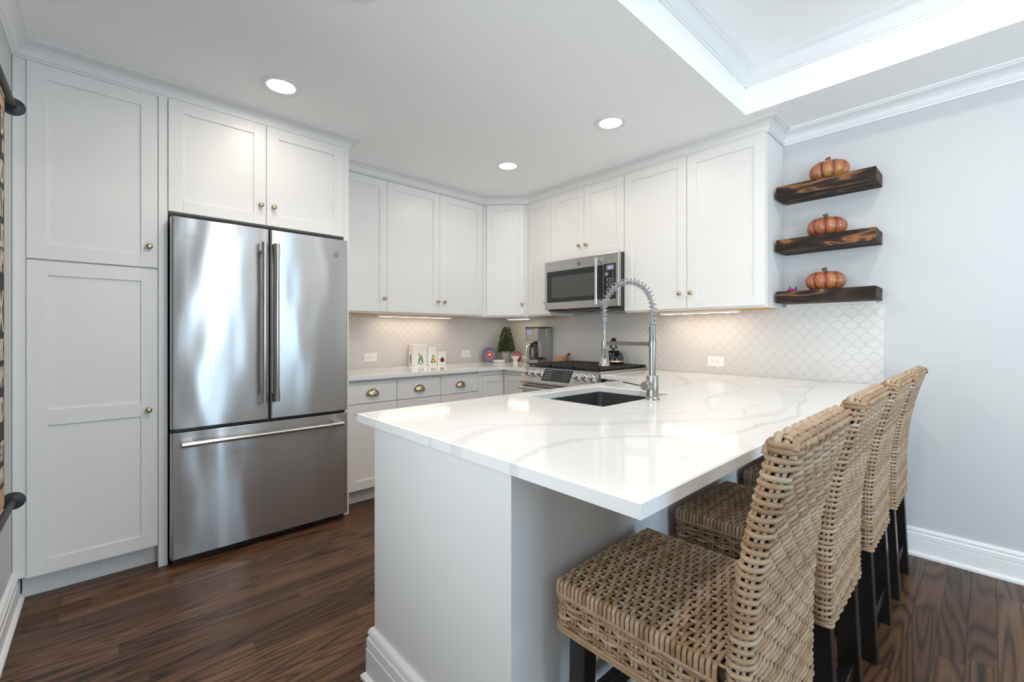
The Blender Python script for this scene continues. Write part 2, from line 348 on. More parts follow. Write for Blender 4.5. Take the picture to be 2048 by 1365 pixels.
def text_bm(bm, s, o, u, v, h, wscale=1.0, align='LEFT', mi=0, depth=0.0006, bold=0.0):
    """lettering of cap height about h at o, reading along u, upright along v, extruded off the surface"""
    c = bpy.data.curves.new('t', 'FONT'); c.body = s; c.size = h/0.70; c.align_x = align; c.extrude = depth/2; c.resolution_u = 3; c.offset = bold
    to = bpy.data.objects.new('t', c); COL.objects.link(to); bpy.context.view_layer.update()
    me = bpy.data.meshes.new_from_object(to.evaluated_get(bpy.context.evaluated_depsgraph_get()))
    u = Vector(u).normalized(); v = Vector(v).normalized(); w = u.cross(v)
    mt = Matrix((( u.x*wscale, v.x, w.x, o[0]), (u.y*wscale, v.y, w.y, o[1]), (u.z*wscale, v.z, w.z, o[2]), (0, 0, 0, 1)))
    me.transform(mt); t = B(); t.from_mesh(me)
    mp = {vv: bm.verts.new(vv.co) for vv in t.verts}
    for f in t.faces:
        try: bm.faces.new([mp[x] for x in f.verts]).material_index = mi
        except ValueError: pass
    t.free(); bpy.data.objects.remove(to); bpy.data.curves.remove(c); bpy.data.meshes.remove(me); return bm

# ------------------------------------------------------------------ the setting
def struct(name, bm, m, **k):
    o = obj(name, bm, m, **k); o['kind'] = 'structure'; return o
def build_floor():
    bw, x, vs, fs, cols = 0.0825, -0.02, [], [], []
    while x < XR+0.3:
        y = YF-0.3-random.random()*1.4
        while y < 0.05:
            ln = random.uniform(0.55, 1.7); g = 0.0006; c = (random.random(), random.random(), random.random())
            i = len(vs); vs += [(x+g, y+g, 0), (x+bw-g, y+g, 0), (x+bw-g, y+ln-g, 0), (x+g, y+ln-g, 0)]; fs.append((i, i+1, i+2, i+3)); cols.append(c); y += ln
        x += bw
    i = len(vs); vs += [(-0.1, YF-2, -0.0015), (XR+0.4, YF-2, -0.0015), (XR+0.4, 0.1, -0.0015), (-0.1, 0.1, -0.0015)]; fs.append((i, i+1, i+2, i+3)); cols.append((0, 0, 0))
    me = bpy.data.meshes.new('floor'); me.from_pydata(vs, [], fs)
    at = me.attributes.new('board', 'FLOAT_VECTOR', 'FACE'); at.data.foreach_set('vector', np.array(cols, dtype=np.float32).ravel())
    me.materials.append(M['floor']); me.materials.append(M['gapdark']); me.polygons[len(fs)-1].material_index = 1
    o = bpy.data.objects.new('floor', me); COL.objects.link(o); o['kind'] = 'structure'
build_floor()
struct('wall_left', box(B(), -0.1, 0, YF-0.1, 0.1, 0, ZT), M['wall'])
struct('wall_back', box(B(), 0, XR+0.1, 0, 0.1, 0, ZT), M['wall'])
bm = B()
xs = [0] + [v for w in FILL_WIN for v in w] + [XR+0.1]
for a, b in zip(xs[::2], xs[1::2]): box(bm, a, b, YF-0.1, YF, 0, ZT)
for a, b in FILL_WIN: box(bm, a, b, YF-0.1, YF, 0, 0.55); box(bm, a, b, YF-0.1, YF, 2.3, ZT)
struct('wall_front', bm, M['wall'])
bm = B(); ys = [YF] + [v for w in WIN for v in w] + [0]
for a, b in zip(ys[::2], ys[1::2]): box(bm, XR, XR+0.1, a, b, 0, ZT)
for a, b in WIN: box(bm, XR, XR+0.1, a, b, 0, 0.15); box(bm, XR, XR+0.1, a, b, 2.3, ZT)
struct('wall_right', bm, M['wall'])
# windows (frame, panes) for the daylight, then those added for front-wall fill
k = 1
for a, b in WIN:
    bm = B()
    for y0, y1, z0, z1 in ((a, a+.05, .15, 2.3), (b-.05, b, .15, 2.3), (a, b, .15, .20), (a, b, 2.25, 2.3), (a, b, 1.20, 1.24), ((a+b)/2-.012, (a+b)/2+.012, .2, 2.25)):
        box(bm, XR+0.02, XR+0.06, y0, y1, z0, z1)
    w = struct('window_%d' % k, bm, M['trim']); g = obj('pane', box(B(), XR+0.038, XR+0.042, a+.05, b-.05, .2, 2.25), M['glass'], w)
    bm = B(); box(bm, XR-.02, XR, a-.09, a, .15, 2.4); box(bm, XR-.02, XR, b, b+.09, .15, 2.4); box(bm, XR-.02, XR, a-.09, b+.09, 2.3, 2.4); box(bm, XR-.05, XR, a-.11, b+.11, .15, .19)
    obj('window_casing', bm, M['trim'], w); k += 1
for a, b in FILL_WIN:  # frames of the added fill windows, out of view
  bm = B()
  for x0, x1, z0, z1 in ((a, a+.05, .55, 2.3), (b-.05, b, .55, 2.3), (a, b, .55, .60), (a, b, 2.25, 2.3), (a, b, 1.40, 1.45), ((a+b)/2-.012, (a+b)/2+.012, .6, 2.25)): box(bm, x0, x1, YF-.06, YF-.02, z0, z1)
  w = struct('window_%d' % k, bm, M['trim']); obj('pane', box(B(), a+.05, b-.05, YF-.042, YF-.038, .6, 2.25), M['glass'], w); k += 1
# ceiling with the raised tray over the dining side
TX0, TX1, TY0, TY1 = 2.606, 6.0, -3.12, -0.461
bm = B(); box(bm, -0.1, TX0, YF-.1, .1, ZC, ZT+.1); box(bm, TX1, XR+.1, YF-.1, .1, ZC, ZT+.1); box(bm, TX0, TX1, TY1, .1, ZC, ZT+.1); box(bm, TX0, TX1, YF-.1, TY0, ZC, ZT+.1); box(bm, TX0, TX1, TY0, TY1, ZT, ZT+.1)
struct('ceiling', bm, M['ceil'])
def crown(top, h, p):       # cove profile hung from `top`
    return [(0, top-h), (0.008, top-h), (0.010, top-h+.012), (0.016, top-h+.014), (0.016, top-h+.022), (0.020, top-h+.026)] + \
           [(0.020+(p-0.034)*(1-math.cos(t*PI/2)), top-h+.026+(h-.044)*math.sin(t*PI/2)) for t in (.2, .4, .6, .8, 1.0)] + [(p-0.010, top-.014), (p-.006, top-.010), (p, top-.008), (p, top), (0, top)]
# the tray opening: room on the left, going clockwise seen from below
struct('trim_1', moulding(B(), [(TX0, TY1), (TX0, TY0), (TX1, TY0), (TX1, TY1), (TX0, TY1)], crown(ZT, .102, .058)), M['trim'])
struct('trim_2', moulding(B(), [(XR, 0), (2.678, 0)], crown(ZC, .078, .092)), M['trim'])
struct('trim_3', moulding(B(), [(0.70, YF), (XR, YF)], crown(ZC, .085, .075)), M['trim'])
CB = 2.428
cab_prof = [(0, CB), (.007, CB), (.007, CB+.010), (.012, CB+.013)] + [(.012+.038*(1-math.cos(t*PI/2)), CB+.016+.046*math.sin(t*PI/2)) for t in (.0, .2, .4, .6, .8, 1.0)] + [(.056, CB+.066), (.064, CB+.068), (.064, ZC), (0, ZC)]
struct('trim_4', moulding(B(), [(2.677, 0), (2.677, -.31), (.641, -.31), (.330, -.621), (.330, -2.062), (.676, -2.062), (.676, YF)], cab_prof), M['cab'])
def bboard(h, t):
    return [(0, 0), (t+.014, 0), (t+.014, .012), (t+.006, .020), (t, .022), (t, h*.60), (t-.003, h*.61), (t-.001, h*.66), (t-.002, h*.80), (t-.007, h*.84), (t-.007, h*.87), (t-.004, h*.90), (t-.007, h*.96), (t-.012, h), (0, h)]
struct('baseboard_back', moulding(B(), [(XR, 0), (2.84, 0)], bboard(.148, .020)), M['trim'])
struct('baseboard_front', moulding(B(), [(0.60, YF), (XR, YF)], bboard(.148, .020)), M['trim'])
struct('baseboard_right', moulding(B(), [(XR, YF), (XR, 0)], bboard(.148, .020)), M['trim'])

# backsplash tile
t = obj('tile_backsplash', box(B(), .0005, .008, -2.05, -.0005, .9145, 1.3665), M['tileY'], loc=(0, -1, .914)); tagit(t, 'beige lantern-pattern tile backsplash behind the three white canisters', 'backsplash')
t = obj('tile_backsplash', box(B(), .0085, 3.183, -.008, -.0005, .9145, 1.378), M['tileX'], loc=(1.6, 0, .914)); tagit(t, 'beige lantern-pattern tile backsplash behind the kettle, faucet and stools', 'backsplash')

# ------------------------------------------------------------------ cabinets
class Face:
    """a cabinet front: O = a point of the front plane on the floor, u = along it, n = out of it"""
    def __init__(s, O, u, n): s.O = Vector(O); s.u = Vector(u); s.n = Vector(n)
    def p(s, a, z, d=0.0): return s.O + s.u*a + s.n*d + Vector((0, 0, z))
def fbox(bm, F, a0, a1, z0, z1, d0, d1, mi=0):
    v = [bm.verts.new(F.p(a, z, d)) for z in (z0, z1) for d in (d0, d1) for a in (a0, a1)]
    for f in ((0, 2, 3, 1), (4, 5, 7, 6), (0, 1, 5, 4), (2, 6, 7, 3), (0, 4, 6, 2), (1, 3, 7, 5)): bm.faces.new([v[i] for i in f]).material_index = mi
def shaker(F, a0, a1, z0, z1, parent, stile=.064, mids=(), th=.02, rec=.007, name='door'):
    bm = B(); fbox(bm, F, a0, a0+stile, z0, z1, -th, 0); fbox(bm, F, a1-stile, a1, z0, z1, -th, 0)
    zs = [z0] + [m for m in mids] + [z1]
    fbox(bm, F, a0+stile, a1-stile, z0, z0+stile, -th, 0); fbox(bm, F, a0+stile, a1-stile, z1-stile, z1, -th, 0)
    for m in mids: fbox(bm, F, a0+stile, a1-stile, m-stile/2-.003, m+stile/2+.003, -th, 0)
    fbox(bm, F, a0+stile-.004, a1-stile+.004, z0+stile-.004, z1-stile+.004, -th+.001, -rec)
    return obj(name, bm, M['cab'], parent, bevel=.0012)
def knob(F, a, z, parent, r=.0145):
    bm = B(); lathe(bm, F.p(a, z, 0), F.n, [(r*.62, 0), (r*.62, .002), (r*.38, .004), (r*.36, .012), (r*.8, .016), (r, .019), (r, .023), (r*.9, .0255), (r*.86, .0250), (r*.80, .0265), (r*.5, .0285), (0, .029)], 20)
    return obj('knob', bm, M['brass'], parent, smooth=True)
def cup_pull(F, a, z, parent):
    bm = B(); A, Bz, C, n, m_ = .047, .043, .026, 18, 8; g = []
    for j in range(m_+1):
        ph = j/m_*PI/2; g.append([bm.verts.new(F.p(a+A*math.cos(i/n*PI)*math.sin(ph), z-.02+Bz*math.sin(i/n*PI)*math.sin(ph), .0015+C*math.cos(ph))) for i in range(n+1)])
    for p, q in zip(g, g[1:]):
        for i in range(n):
            try: bm.faces.new((p[i], p[i+1], q[i+1], q[i]))
            except ValueError: pass
    bmesh.ops.remove_doubles(bm, verts=bm.verts, dist=1e-5)
    tube(bm, [F.p(a+.049*math.cos(i/18*PI), z-.02+.045*math.sin(i/18*PI), .002) for i in range(19)], .0022, 6)
    o = obj('cup_pull', bm, M['brass'], parent, smooth=True); md = o.modifiers.new('solid', 'SOLIDIFY'); md.thickness = .0018; return o
def carcass(F, a0, a1, z0, z1, depth, parent, under=True, th=.022):
    bm = B(); fbox(bm, F, a0+.0005, a1-.0005, z0, z1, -depth, -th); o = obj('body', bm, M['cab'], parent)
    if under:
        bm = B(); fbox(bm, F, a0+.018, a1-.018, z0-.0012, z0+.002, -depth+.004, -.045); obj('bottom_panel', bm, M['rawwood'], parent, label='raw orange wood underside')
    return o
FA = Face((.341, 0, 0), (0, 1, 0), (1, 0, 0))            # wall cabinets, left wall (a = y)
FB = Face((0, -.3288, 0), (1, 0, 0), (0, -1, 0))         # wall cabinets, back wall (a = x)
FP = Face((.6833, 0, 0), (0, 1, 0), (1, 0, 0))           # pantry
FG = Face((.6926, 0, 0), (0, 1, 0), (1, 0, 0))           # over the refrigerator
FL = Face((.613, 0, 0), (0, 1, 0), (1, 0, 0))            # base cabinets, left wall
UB, UT = 1.3795, 2.4225

# pantry
T = thing('pantry_cabinet', (.35, -3.3, 0), 'tall white pantry cabinet in the left corner beside the refrigerator', 'cabinet')
bm = B(); box(bm, .002, .661, -3.558, -3.058, .114, 2.44); obj('body', bm, M['cab'], T)
obj('filler_strip', box(B(), .60, .676, -3.558, -3.5172, .118, 2.44), M['cab'], T)
obj('toe_kick', box(B(), .02, .600, -3.536, -3.058, 0, .114), M['toe'], T)
d = shaker(FP, -3.5155, -3.0588, 1.5435, UT+.004, T, .066); knob(FP, -3.094, 1.648, d)
d = shaker(FP, -3.5155, -3.0588, .114, 1.5365, T, .066, mids=(.822,)); knob(FP, -3.096, .817, d)
# end panels either side of the refrigerator
t = obj('side_panel', box(B(), .002, .686, -3.0566, -3.0185, 0, 2.44), M['cab'], loc=(.34, -3.04, 0), bevel=.001); tagit(t, 'tall white panel between the pantry cabinet and the refrigerator', 'panel')
t = obj('side_panel', box(B(), .002, .686, -2.0965, -2.062, 0, 2.44), M['cab'], loc=(.34, -2.08, 0), bevel=.001); tagit(t, 'tall white panel at the right side of the refrigerator', 'panel')
# cabinet over the refrigerator
T = thing('wall_cabinet', (.35, -2.56, 1.848), 'two-door white cabinet over the stainless refrigerator', 'cabinet', None)
carcass(FG, -3.0180, -2.0970, 1.845, 2.44, .69, T, under=False)
d = shaker(FG, -3.0165, -2.5600, 1.846, UT+.012, T); knob(FG, -2.589, 1.957, d)
d = shaker(FG, -2.5575, -2.0985, 1.846, UT+.012, T); knob(FG, -2.520, 1.957, d)
# wall cabinets, left wall
T = thing('wall_cabinet', (.17, -1.84, UB), 'single-door white wall cabinet next to the refrigerator panel, above an outlet', 'cabinet')
carcass(FA, -2.0615, -1.6095, UB-.012, UT+.02, .339, T); d = shaker(FA, -2.060, -1.6097, UB, UT, T); knob(FA, -1.638, 1.486, d)
T = thing('wall_cabinet', (.17, -1.12, UB), 'two-door white wall cabinet above the three canisters', 'cabinet')
carcass(FA, -1.6090, -.625, UB-.012, UT+.02, .339, T)
d = shaker(FA, -1.6075, -1.1178, UB, UT, T); knob(FA, -1.140, 1.484, d)
d = shaker(FA, -1.1158, -.6420, UB, UT, T); knob(FA, -1.073, 1.484, d)
# diagonal corner cabinet
c0 = Vector((.3578, -.6109, 0)); c1 = Vector((.619, -.3494, 0)); u = (c1-c0).normalized(); FC = Face(c0, u, (u.y, -u.x, 0)); wd = (c1-c0).length
T = thing('wall_cabinet', (.25, -.25, UB), 'narrow diagonal corner wall cabinet above the little topiary tree', 'cabinet')
bm = B(); prism(bm, [(.002, -.002, UB-.012), (.002, -.6245, UB-.012), (.319, -.6245, UB-.012), (.6285, -.3105, UB-.012), (.6285, -.002, UB-.012)], (0, 0, UT+.02-UB+.012)); obj('body', bm, M['cab'], T)
d = shaker(FC, .006, wd-.006, UB, UT, T, .055); knob(FC, wd-.028, 1.484, d)
# back wall
T = thing('wall_cabinet', (.77, -.17, UB), 'narrow single-door white wall cabinet just left of the microwave', 'cabinet')
carcass(FB, .629, .9265, UB-.012, UT+.02, .327, T); d = shaker(FB, .640, .9225, UB, UT, T, .060); knob(FB, .874, 1.482, d)
T = thing('wall_cabinet', (1.3, -.17, 1.834), 'short two-door white wall cabinet directly above the microwave', 'cabinet')
carcass(FB, .9270, 1.6845, 1.832, UT+.02, .327, T, under=False)
d = shaker(FB, .9260, 1.2975, 1.8355, UT, T); knob(FB, 1.252, 1.944, d)
d = shaker(FB, 1.3005, 1.6835, 1.8355, UT, T); knob(FB, 1.325, 1.944, d)
T = thing('wall_cabinet', (2.18, -.17, UB), 'large two-door white wall cabinet between the microwave and the wood shelves', 'cabinet')
carcass(FB, 1.6850, 2.6755, UB-.012, UT+.02, .327, T)
d = shaker(FB, 1.6885, 2.1800, UB, UT, T); knob(FB, 2.133, 1.483, d)
d = shaker(FB, 2.1835, 2.6690, UB, UT, T); knob(FB, 2.212, 1.483, d)

# base cabinets along the left wall
def base_unit(a0, a1, label, ky):
    T = thing('base_cabinet', (.3, (a0+a1)/2, 0), label, 'cabinet', None)
    bm = B(); fbox(bm, FL, a0+.0005, a1-.0005, .114, .8845, -.605, -.021); obj('body', bm, M['cab'], T)
    bm = B(); fbox(bm, FL, a0, a1, 0, .114, -.59, -.090); obj('toe_kick', bm, M['toe'], T)
    bm = B(); fbox(bm, FL, a0+.0025, a1-.0025, .7145, .8625, -.02, 0); d = obj('drawer', bm, M['cab'], T, bevel=.0015); cup_pull(FL, ky, .788, d)
    shaker(FL, a0+.0025, a1-.0025, .114, .7095, T, .062)
base_unit(-2.0615, -1.6695, 'white base cabinet with drawer nearest the refrigerator', -1.861)
base_unit(-1.6690, -1.2880, 'white base cabinet with drawer, middle of the three with brass cup pulls', -1.480)
base_unit(-1.2875, -.9060, 'white base cabinet with drawer beside the corner cabinet doors', -1.093)
T = thing('corner_base_cabinet', (.3, -.3, 0), 'white corner base cabinet with two folding doors left of the range', 'cabinet')
bm = B(); prism(bm, [(.004, -.004, .114), (.004, -.9055, .114), (.590, -.9055, .114), (.590, -.590, .114), (.930, -.590, .114), (.930, -.004, .114)], (0, 0, .7705)); obj('body', bm, M['cab'], T)
bm = B(); prism(bm, [(.01, -.01, 0), (.01, -.90, 0), (.523, -.90, 0), (.523, -.523, 0), (.925, -.523, 0), (.925, -.01, 0)], (0, 0, .114)); obj('toe_kick', bm, M['toe'], T)
bm = B(); box(bm, .590, .611, -.9055, -.860, .114, .884); box(bm, .590, .611, -.860, -.590, .842, .884); box(bm, .590, .930, -.611, -.590, .842, .884); obj('face_frame', bm, M['cab'], T)
d = shaker(FL, -.857, -.6150, .117, .838, T, .055)
FK = Face((0, -.613, 0), (1, 0, 0), (0, -1, 0)); d = shaker(FK, .6150, .9255, .117, .838, T, .055); knob(FK, .885, .775, d, .013)
T = thing('base_cabinet', (1.9, -.3, 0), 'white base cabinet right of the range, in front of the back wall', 'cabinet')
obj('body', box(B(), 1.706, 2.135, -.592, -.004, .114, .884), M['cab'], T); obj('toe_kick', box(B(), 1.71, 2.13, -.53, -.01, 0, .114), M['toe'], T)
FR2 = Face((0, -.613, 0), (1, 0, 0), (0, -1, 0)); bm = B(); fbox(bm, FR2, 1.709, 2.128, .7145, .8625, -.02, 0); d = obj('drawer', bm, M['cab'], T, bevel=.0015); cup_pull(FR2, 1.92, .788, d); shaker(FR2, 1.709, 2.128, .114, .7095, T)

# peninsula base: plastered knee wall with a tall baseboard
PX0, PX1, PY0 = 2.134, 2.838, -2.566
T = thing('peninsula_base', ((PX0+PX1)/2, -1.3, 0), 'pale painted peninsula base under the veined white counter', 'peninsula')
bm = B(); sx0, sx1, sy0, sy1 = 2.085, 2.575, -1.835, -1.205
box(bm, PX0, PX1, PY0, -1.84, 0, .884); box(bm, PX0, PX1, -1.20, -.62, 0, .884); box(bm, 2.60, PX1, -1.84, -1.20, 0, .884); box(bm, PX0, 2.60, -1.84, -1.20, 0, .66); box(bm, 2.136, PX1, -.62, -.002, 0, .884)
obj('body', bm, M['pen'], T)
bp = lambda q: [(-o, z) for o, z in q]
obj('baseboard', moulding(B(), [(PX0, PY0+.06), (PX0, PY0), (PX1, PY0), (PX1, PY0+.030)], bp(bboard(.178, .022))), M['trim'], T)
obj('baseboard', moulding(B(), [(PX1, PY0+.030), (PX1, -.036)], bp([(o*.45, z) for o, z in bboard(.178, .022)])), M['trim'], T)
T = thing('sink_base_cabinet', (2.09, -1.5, 0), 'white base cabinets under the sink on the kitchen side of the peninsula', 'cabinet')
obj('body', box(B(), 2.060, 2.112, -2.40, -.64, .114, .884), M['cab'], T); obj('toe_kick', box(B(), 2.112, 2.132, -2.40, -.64, 0, .114), M['toe'], T)
FS = Face((2.040, 0, 0), (0, -1, 0), (-1, 0, 0))
for i in range(4):
    a0 = .645+i*.4385; d = shaker(FS, a0+.002, a0+.4365, .117, .880, T); knob(FS, a0+(.40 if i % 2 == 0 else .04), .80, d)

# ------------------------------------------------------------------ quartz counters with veins
VEINS = [('line', 0.0035, 0.5, [(2.5731, -2.6298),(2.5138, -2.5857),(2.5004, -2.5142),(2.4759, -2.4462),(2.4875, -2.3826),(2.5519, -2.3023),(2.6317, -2.2263),(2.7062, -2.1455),(2.7726, -2.0525),(2.8593, -1.926)]),('band', 0.017, 0.32, [(2.6618, -2.6102),(2.6065, -2.5255),(2.5649, -2.4352),(2.5583, -2.3568),(2.6019, -2.2482),(2.6927, -2.1284),(2.7812, -1.9996),(2.8439, -1.8978)]),('band', 0.01, 0.42, [(2.882, -2.6127),(2.8609, -2.5723),(2.8409, -2.5159),(2.8243, -2.4505),(2.8163, -2.3805),(2.8247, -2.3045),(2.8531, -2.2382),(2.8949, -2.1766),(2.9559, -2.1022)]),('line', 0.01, 0.16, [(2.0411, -2.3019),(2.1347, -2.1748),(2.2538, -2.0283),(2.3019, -1.8858),(2.2891, -1.7829)]),('line', 0.004, 0.2, [(2.4195, -2.1578),(2.525, -2.0502),(2.6329, -1.9195),(2.7134, -1.8184)]),('line', 0.005, 0.3, [(2.027, -2.5834),(2.0168, -2.5527),(2.0249, -2.5296),(2.0332, -2.5063)]),('band', 0.016, 0.36, [(2.7834, -2.0125),(2.8371, -1.932),(2.892, -1.8497),(2.948, -1.7657),(3.0053, -1.6799),(3.0388, -1.5691),(3.0563, -1.4705),(3.0526, -1.3285),(3.0229, -1.16),(2.9559, -0.9534),(2.8574, -0.7169)]),('line', 0.045, 0.22, [(2.8574, -0.7169),(2.901, -0.7234),(2.9726, -0.8447),(3.0392, -1.1056)]),('line', 0.05, 0.2, [(2.84, -0.5632),(2.908, -0.4895),(2.9159, -0.2209),(2.9037, -0.0588)]),('line', 0.005, 0.55, [(2.9052, -0.0875),(2.942, -0.4527),(2.9905, -0.8253),(3.0431, -1.0251),(3.0804, -1.2671),(3.1235, -1.4247),(3.1252, -1.5499),(3.1117, -1.6566),(3.0892, -1.7241),(3.0877, -1.8454),(3.0723, -1.9169),(3.045, -1.9915),(2.9954, -2.0587),(2.9277, -2.1421),(2.8922, -2.1806)]),('band', 0.01, 0.3, [(3.1237, -1.5024),(3.1137, -1.6632),(3.0943, -1.7396),(3.0916, -1.8561),(3.0752, -1.9243),(3.0539, -1.9751)]),('line', 0.006, 0.34, [(2.2203, -0.2209),(2.3373, -0.2866),(2.5261, -0.4986),(2.6372, -0.6577),(2.7171, -0.8134),(2.723, -0.9164),(2.7145, -1.0771),(2.7183, -1.2111),(2.753, -1.3396),(2.8098, -1.4614),(2.8717, -1.5553),(2.8747, -1.611),(2.8357, -1.693),(2.7814, -1.7685),(2.6898, -1.8679)]),('line', 0.02, 0.22, [(1.8417, -0.0652),(1.9176, -0.0334),(2.1557, -0.3893),(2.3162, -0.6018),(2.3975, -0.783),(2.3838, -0.9325),(2.405, -1.0943)]),('line', 0.01, 0.25, [(2.1063, -0.3445),(2.2517, -0.5564),(2.407, -0.7446)]),('line', 0.005, 0.3, [(2.9859, -1.1634),(2.9655, -1.2579),(2.9411, -1.3529),(2.9534, -1.4667),(2.9922, -1.5671)]),('line', 0.008, 0.16, [(2.6398, -1.5387),(2.5546, -1.2979),(2.5641, -1.0887),(2.5759, -0.9665)])]
def dist_poly(P, poly):
    d = np.full(len(P), 9.0)
    for (x0, y0), (x1, y1) in zip(poly, poly[1:]):
        v = np.array([x1-x0, y1-y0]); L2 = (v**2).sum()+1e-12; t = np.clip(((P-[x0, y0])@v)/L2, 0, 1); q = np.array([x0, y0])+t[:, None]*v
        d = np.minimum(d, np.hypot(*(P-q).T))
    return d
def wob(P, k, s): return np.sin(P[:, 0]*k+P[:, 1]*k*.7+s)+.6*np.sin(P[:, 0]*k*2.3-P[:, 1]*k*1.9+s*2.1)+.4*np.sin(P[:, 1]*k*4.1+P[:, 0]*k*3.3+s*.7)
def vein_field(P):
    v = np.zeros(len(P)); Q = P + np.stack([wob(P, 23, 1), wob(P, 27, 4)], 1)*.0028
    for kind, w, st, poly in VEINS:
        d = dist_poly(Q, poly)
        if kind == 'band':          # soft grey body with a darker line along each side
            a = st*(.45*np.exp(-(d/w)**4)+.55*np.exp(-((d-w)/.0022)**2)*(.6+.4*wob(P, 31, 2)/2))
        else: a = st*np.exp(-(d/w)**2)*(.75+.25*wob(P, 19, 3)/1.5)
        v = np.maximum(v, a)
    for i, (kx, ky, ph) in enumerate(((1.2, 5.5, .3), (.8, 4.3, 2.1), (2.6, 3.6, 4.4))):   # faint drifting lines
        f = np.sin(P[:, 0]*kx+P[:, 1]*ky+ph+.9*wob(P, 2.6, i)); v = np.maximum(v, .05*np.exp(-(f/.05)**2))
    return np.clip(v, 0, 1)
def counter(name, xs, ys, inside, step, label, z1=.914, z0=.8845):
    def fill(b):
        out = []
        for a, c in zip(b, b[1:]):
            n = max(1, int(round((c-a)/step))); out += [a+(c-a)*i/n for i in range(n)]
        return np.array(out+[b[-1]])
    X, Y = fill(xs), fill(ys); nx, ny = len(X), len(Y)
    cx, cy = (X[1:]+X[:-1])/2, (Y[1:]+Y[:-1])/2
    cell = np.array([[inside(a, b) for b in cy] for a in cx])
    pad = np.pad(cell, 1); cnt = pad[:-1, :-1].astype(int)+pad[1:, :-1]+pad[:-1, 1:]+pad[1:, 1:]
    use = cnt > 0; edge = (cnt > 0) & (cnt < 4); idx = -np.ones((nx, ny), int); idx[use] = np.arange(use.sum())
    gx, gy = np.meshgrid(X, Y, indexing='ij'); P = np.stack([gx[use], gy[use]], 1); top = np.column_stack([P, np.where(edge[use], z1-.0022, z1)])
    I, J = np.nonzero(cell); faces = np.stack([idx[I, J], idx[I+1, J], idx[I+1, J+1], idx[I, J+1]], 1).tolist()
    nT = len(top); bot = np.column_stack([P, np.full(nT, z0)]); vs = np.vstack([top, bot])
    faces += [[b+nT for b in f[::-1]] for f in faces]
    for di, dj, e in ((-1, 0, ((0, 0), (0, 1))), (1, 0, ((1, 1), (1, 0))), (0, -1, ((1, 0), (0, 0))), (0, 1, ((0, 1), (1, 1)))):
        nb = pad[1+di:1+di+cell.shape[0], 1+dj:1+dj+cell.shape[1]]
        for i, j in zip(*np.nonzero(cell & ~nb)):
            a, b = idx[i+e[0][0], j+e[0][1]], idx[i+e[1][0], j+e[1][1]]; faces.append([int(a), int(a)+nT, int(b)+nT, int(b)])
    me = bpy.data.meshes.new(name); me.from_pydata(vs.tolist(), [], faces)
    v = vein_field(P); at = me.attributes.new('vein', 'FLOAT', 'POINT'); at.data.foreach_set('value', np.concatenate([v, v]).astype(np.float32))
    c = ((X[0]+X[-1])/2, (Y[0]+Y[-1])/2, z0); o = mesh_obj(name, me, M['quartz'], None, c); me.update()
    bmm = B(); bmm.from_mesh(me); bmesh.ops.recalc_face_normals(bmm, faces=bmm.faces); bmm.to_mesh(me); bmm.free()
    tagit(o, label, 'countertop'); return o
SK = (2.120, 2.542, -1.795, -1.242)
counter('countertop', [1.704, 2.0205, SK[0], SK[1], 3.1835], [-2.582, SK[2], SK[3], -.657, -.0085],
        lambda x, y: (x > 2.0205 or y > -.657) and not (SK[0] < x < SK[1] and SK[2] < y < SK[3]), .0055, 'white quartz peninsula countertop with grey veins and the sink cut into it')
counter('countertop', [.0085, .649, .933], [-2.0605, -.657, -.0085], lambda x, y: x < .649 or y > -.657, .012, 'white quartz countertop along the left wall under the canisters')

# sink and faucet
T = thing('kitchen_sink', (2.33, -1.52, .70), 'square stainless undermount sink in the peninsula counter', 'sink')
bm = B(); outer = rrect(SK[0]+.0125-.0185, SK[1]+.006, SK[2]-.006, SK[3]+.006, .022, 6); inn = rrect(SK[0]-.002, SK[1]+.002, SK[2]-.002, SK[3]+.002, .020, 6); low = rrect(SK[0]+.012, SK[1]-.012, SK[2]+.012, SK[3]-.012, .03, 6)
rings = [[bm.verts.new((x, y, z)) for x, y in pl] for pl, z in ((outer, .66), (outer, .8835), (inn, .8835), (inn, .75), (low, .69), )]
for p, q in zip(rings, rings[1:]):
    for i in range(len(p)): bm.faces.new((p[i], p[(i+1) % len(p)], q[(i+1) % len(p)], q[i]))
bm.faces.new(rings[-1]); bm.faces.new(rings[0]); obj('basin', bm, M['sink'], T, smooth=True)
bm = B(); lathe(bm, (2.33, -1.52, .6905), (0, 0, 1), [(.045, 0), (.045, .002), (.038, .003), (.03, .0005), (0, .0005)], 24); obj('drain', bm, M['chrome'], T, smooth=True)
FX, FY = 2.575, -1.474
T = thing('faucet', (FX+.0, FY, .914), 'tall brushed nickel spring-neck faucet beside the sink', 'faucet')
bm = B(); lathe(bm, (FX, FY, .914), (0, 0, 1), [(.031, 0), (.031, .008), (.028, .012), (.0265, .013), (.0265, .103), (.0245, .106), (.016, .107)], 32); obj('base', bm, M['nickel'], T, smooth=True)
bm = B(); lathe(bm, (FX, FY, 1.02), (0, 0, 1), [(.0150, 0), (.0150, .152)], 24); obj('post', bm, M['nickel'], T, smooth=True)
bm = B(); n = 9
for i in range(n): lathe(bm, (FX, FY, 1.172+i*.0075), (0, 0, 1), [(.0135, 0), (.0155, .0012), (.0155, .0058), (.0135, .007)], 24)
obj('spring_collar', bm, M['nickel'], T, smooth=True)
AX, AR, AZ = FX-.128, .128, 1.316
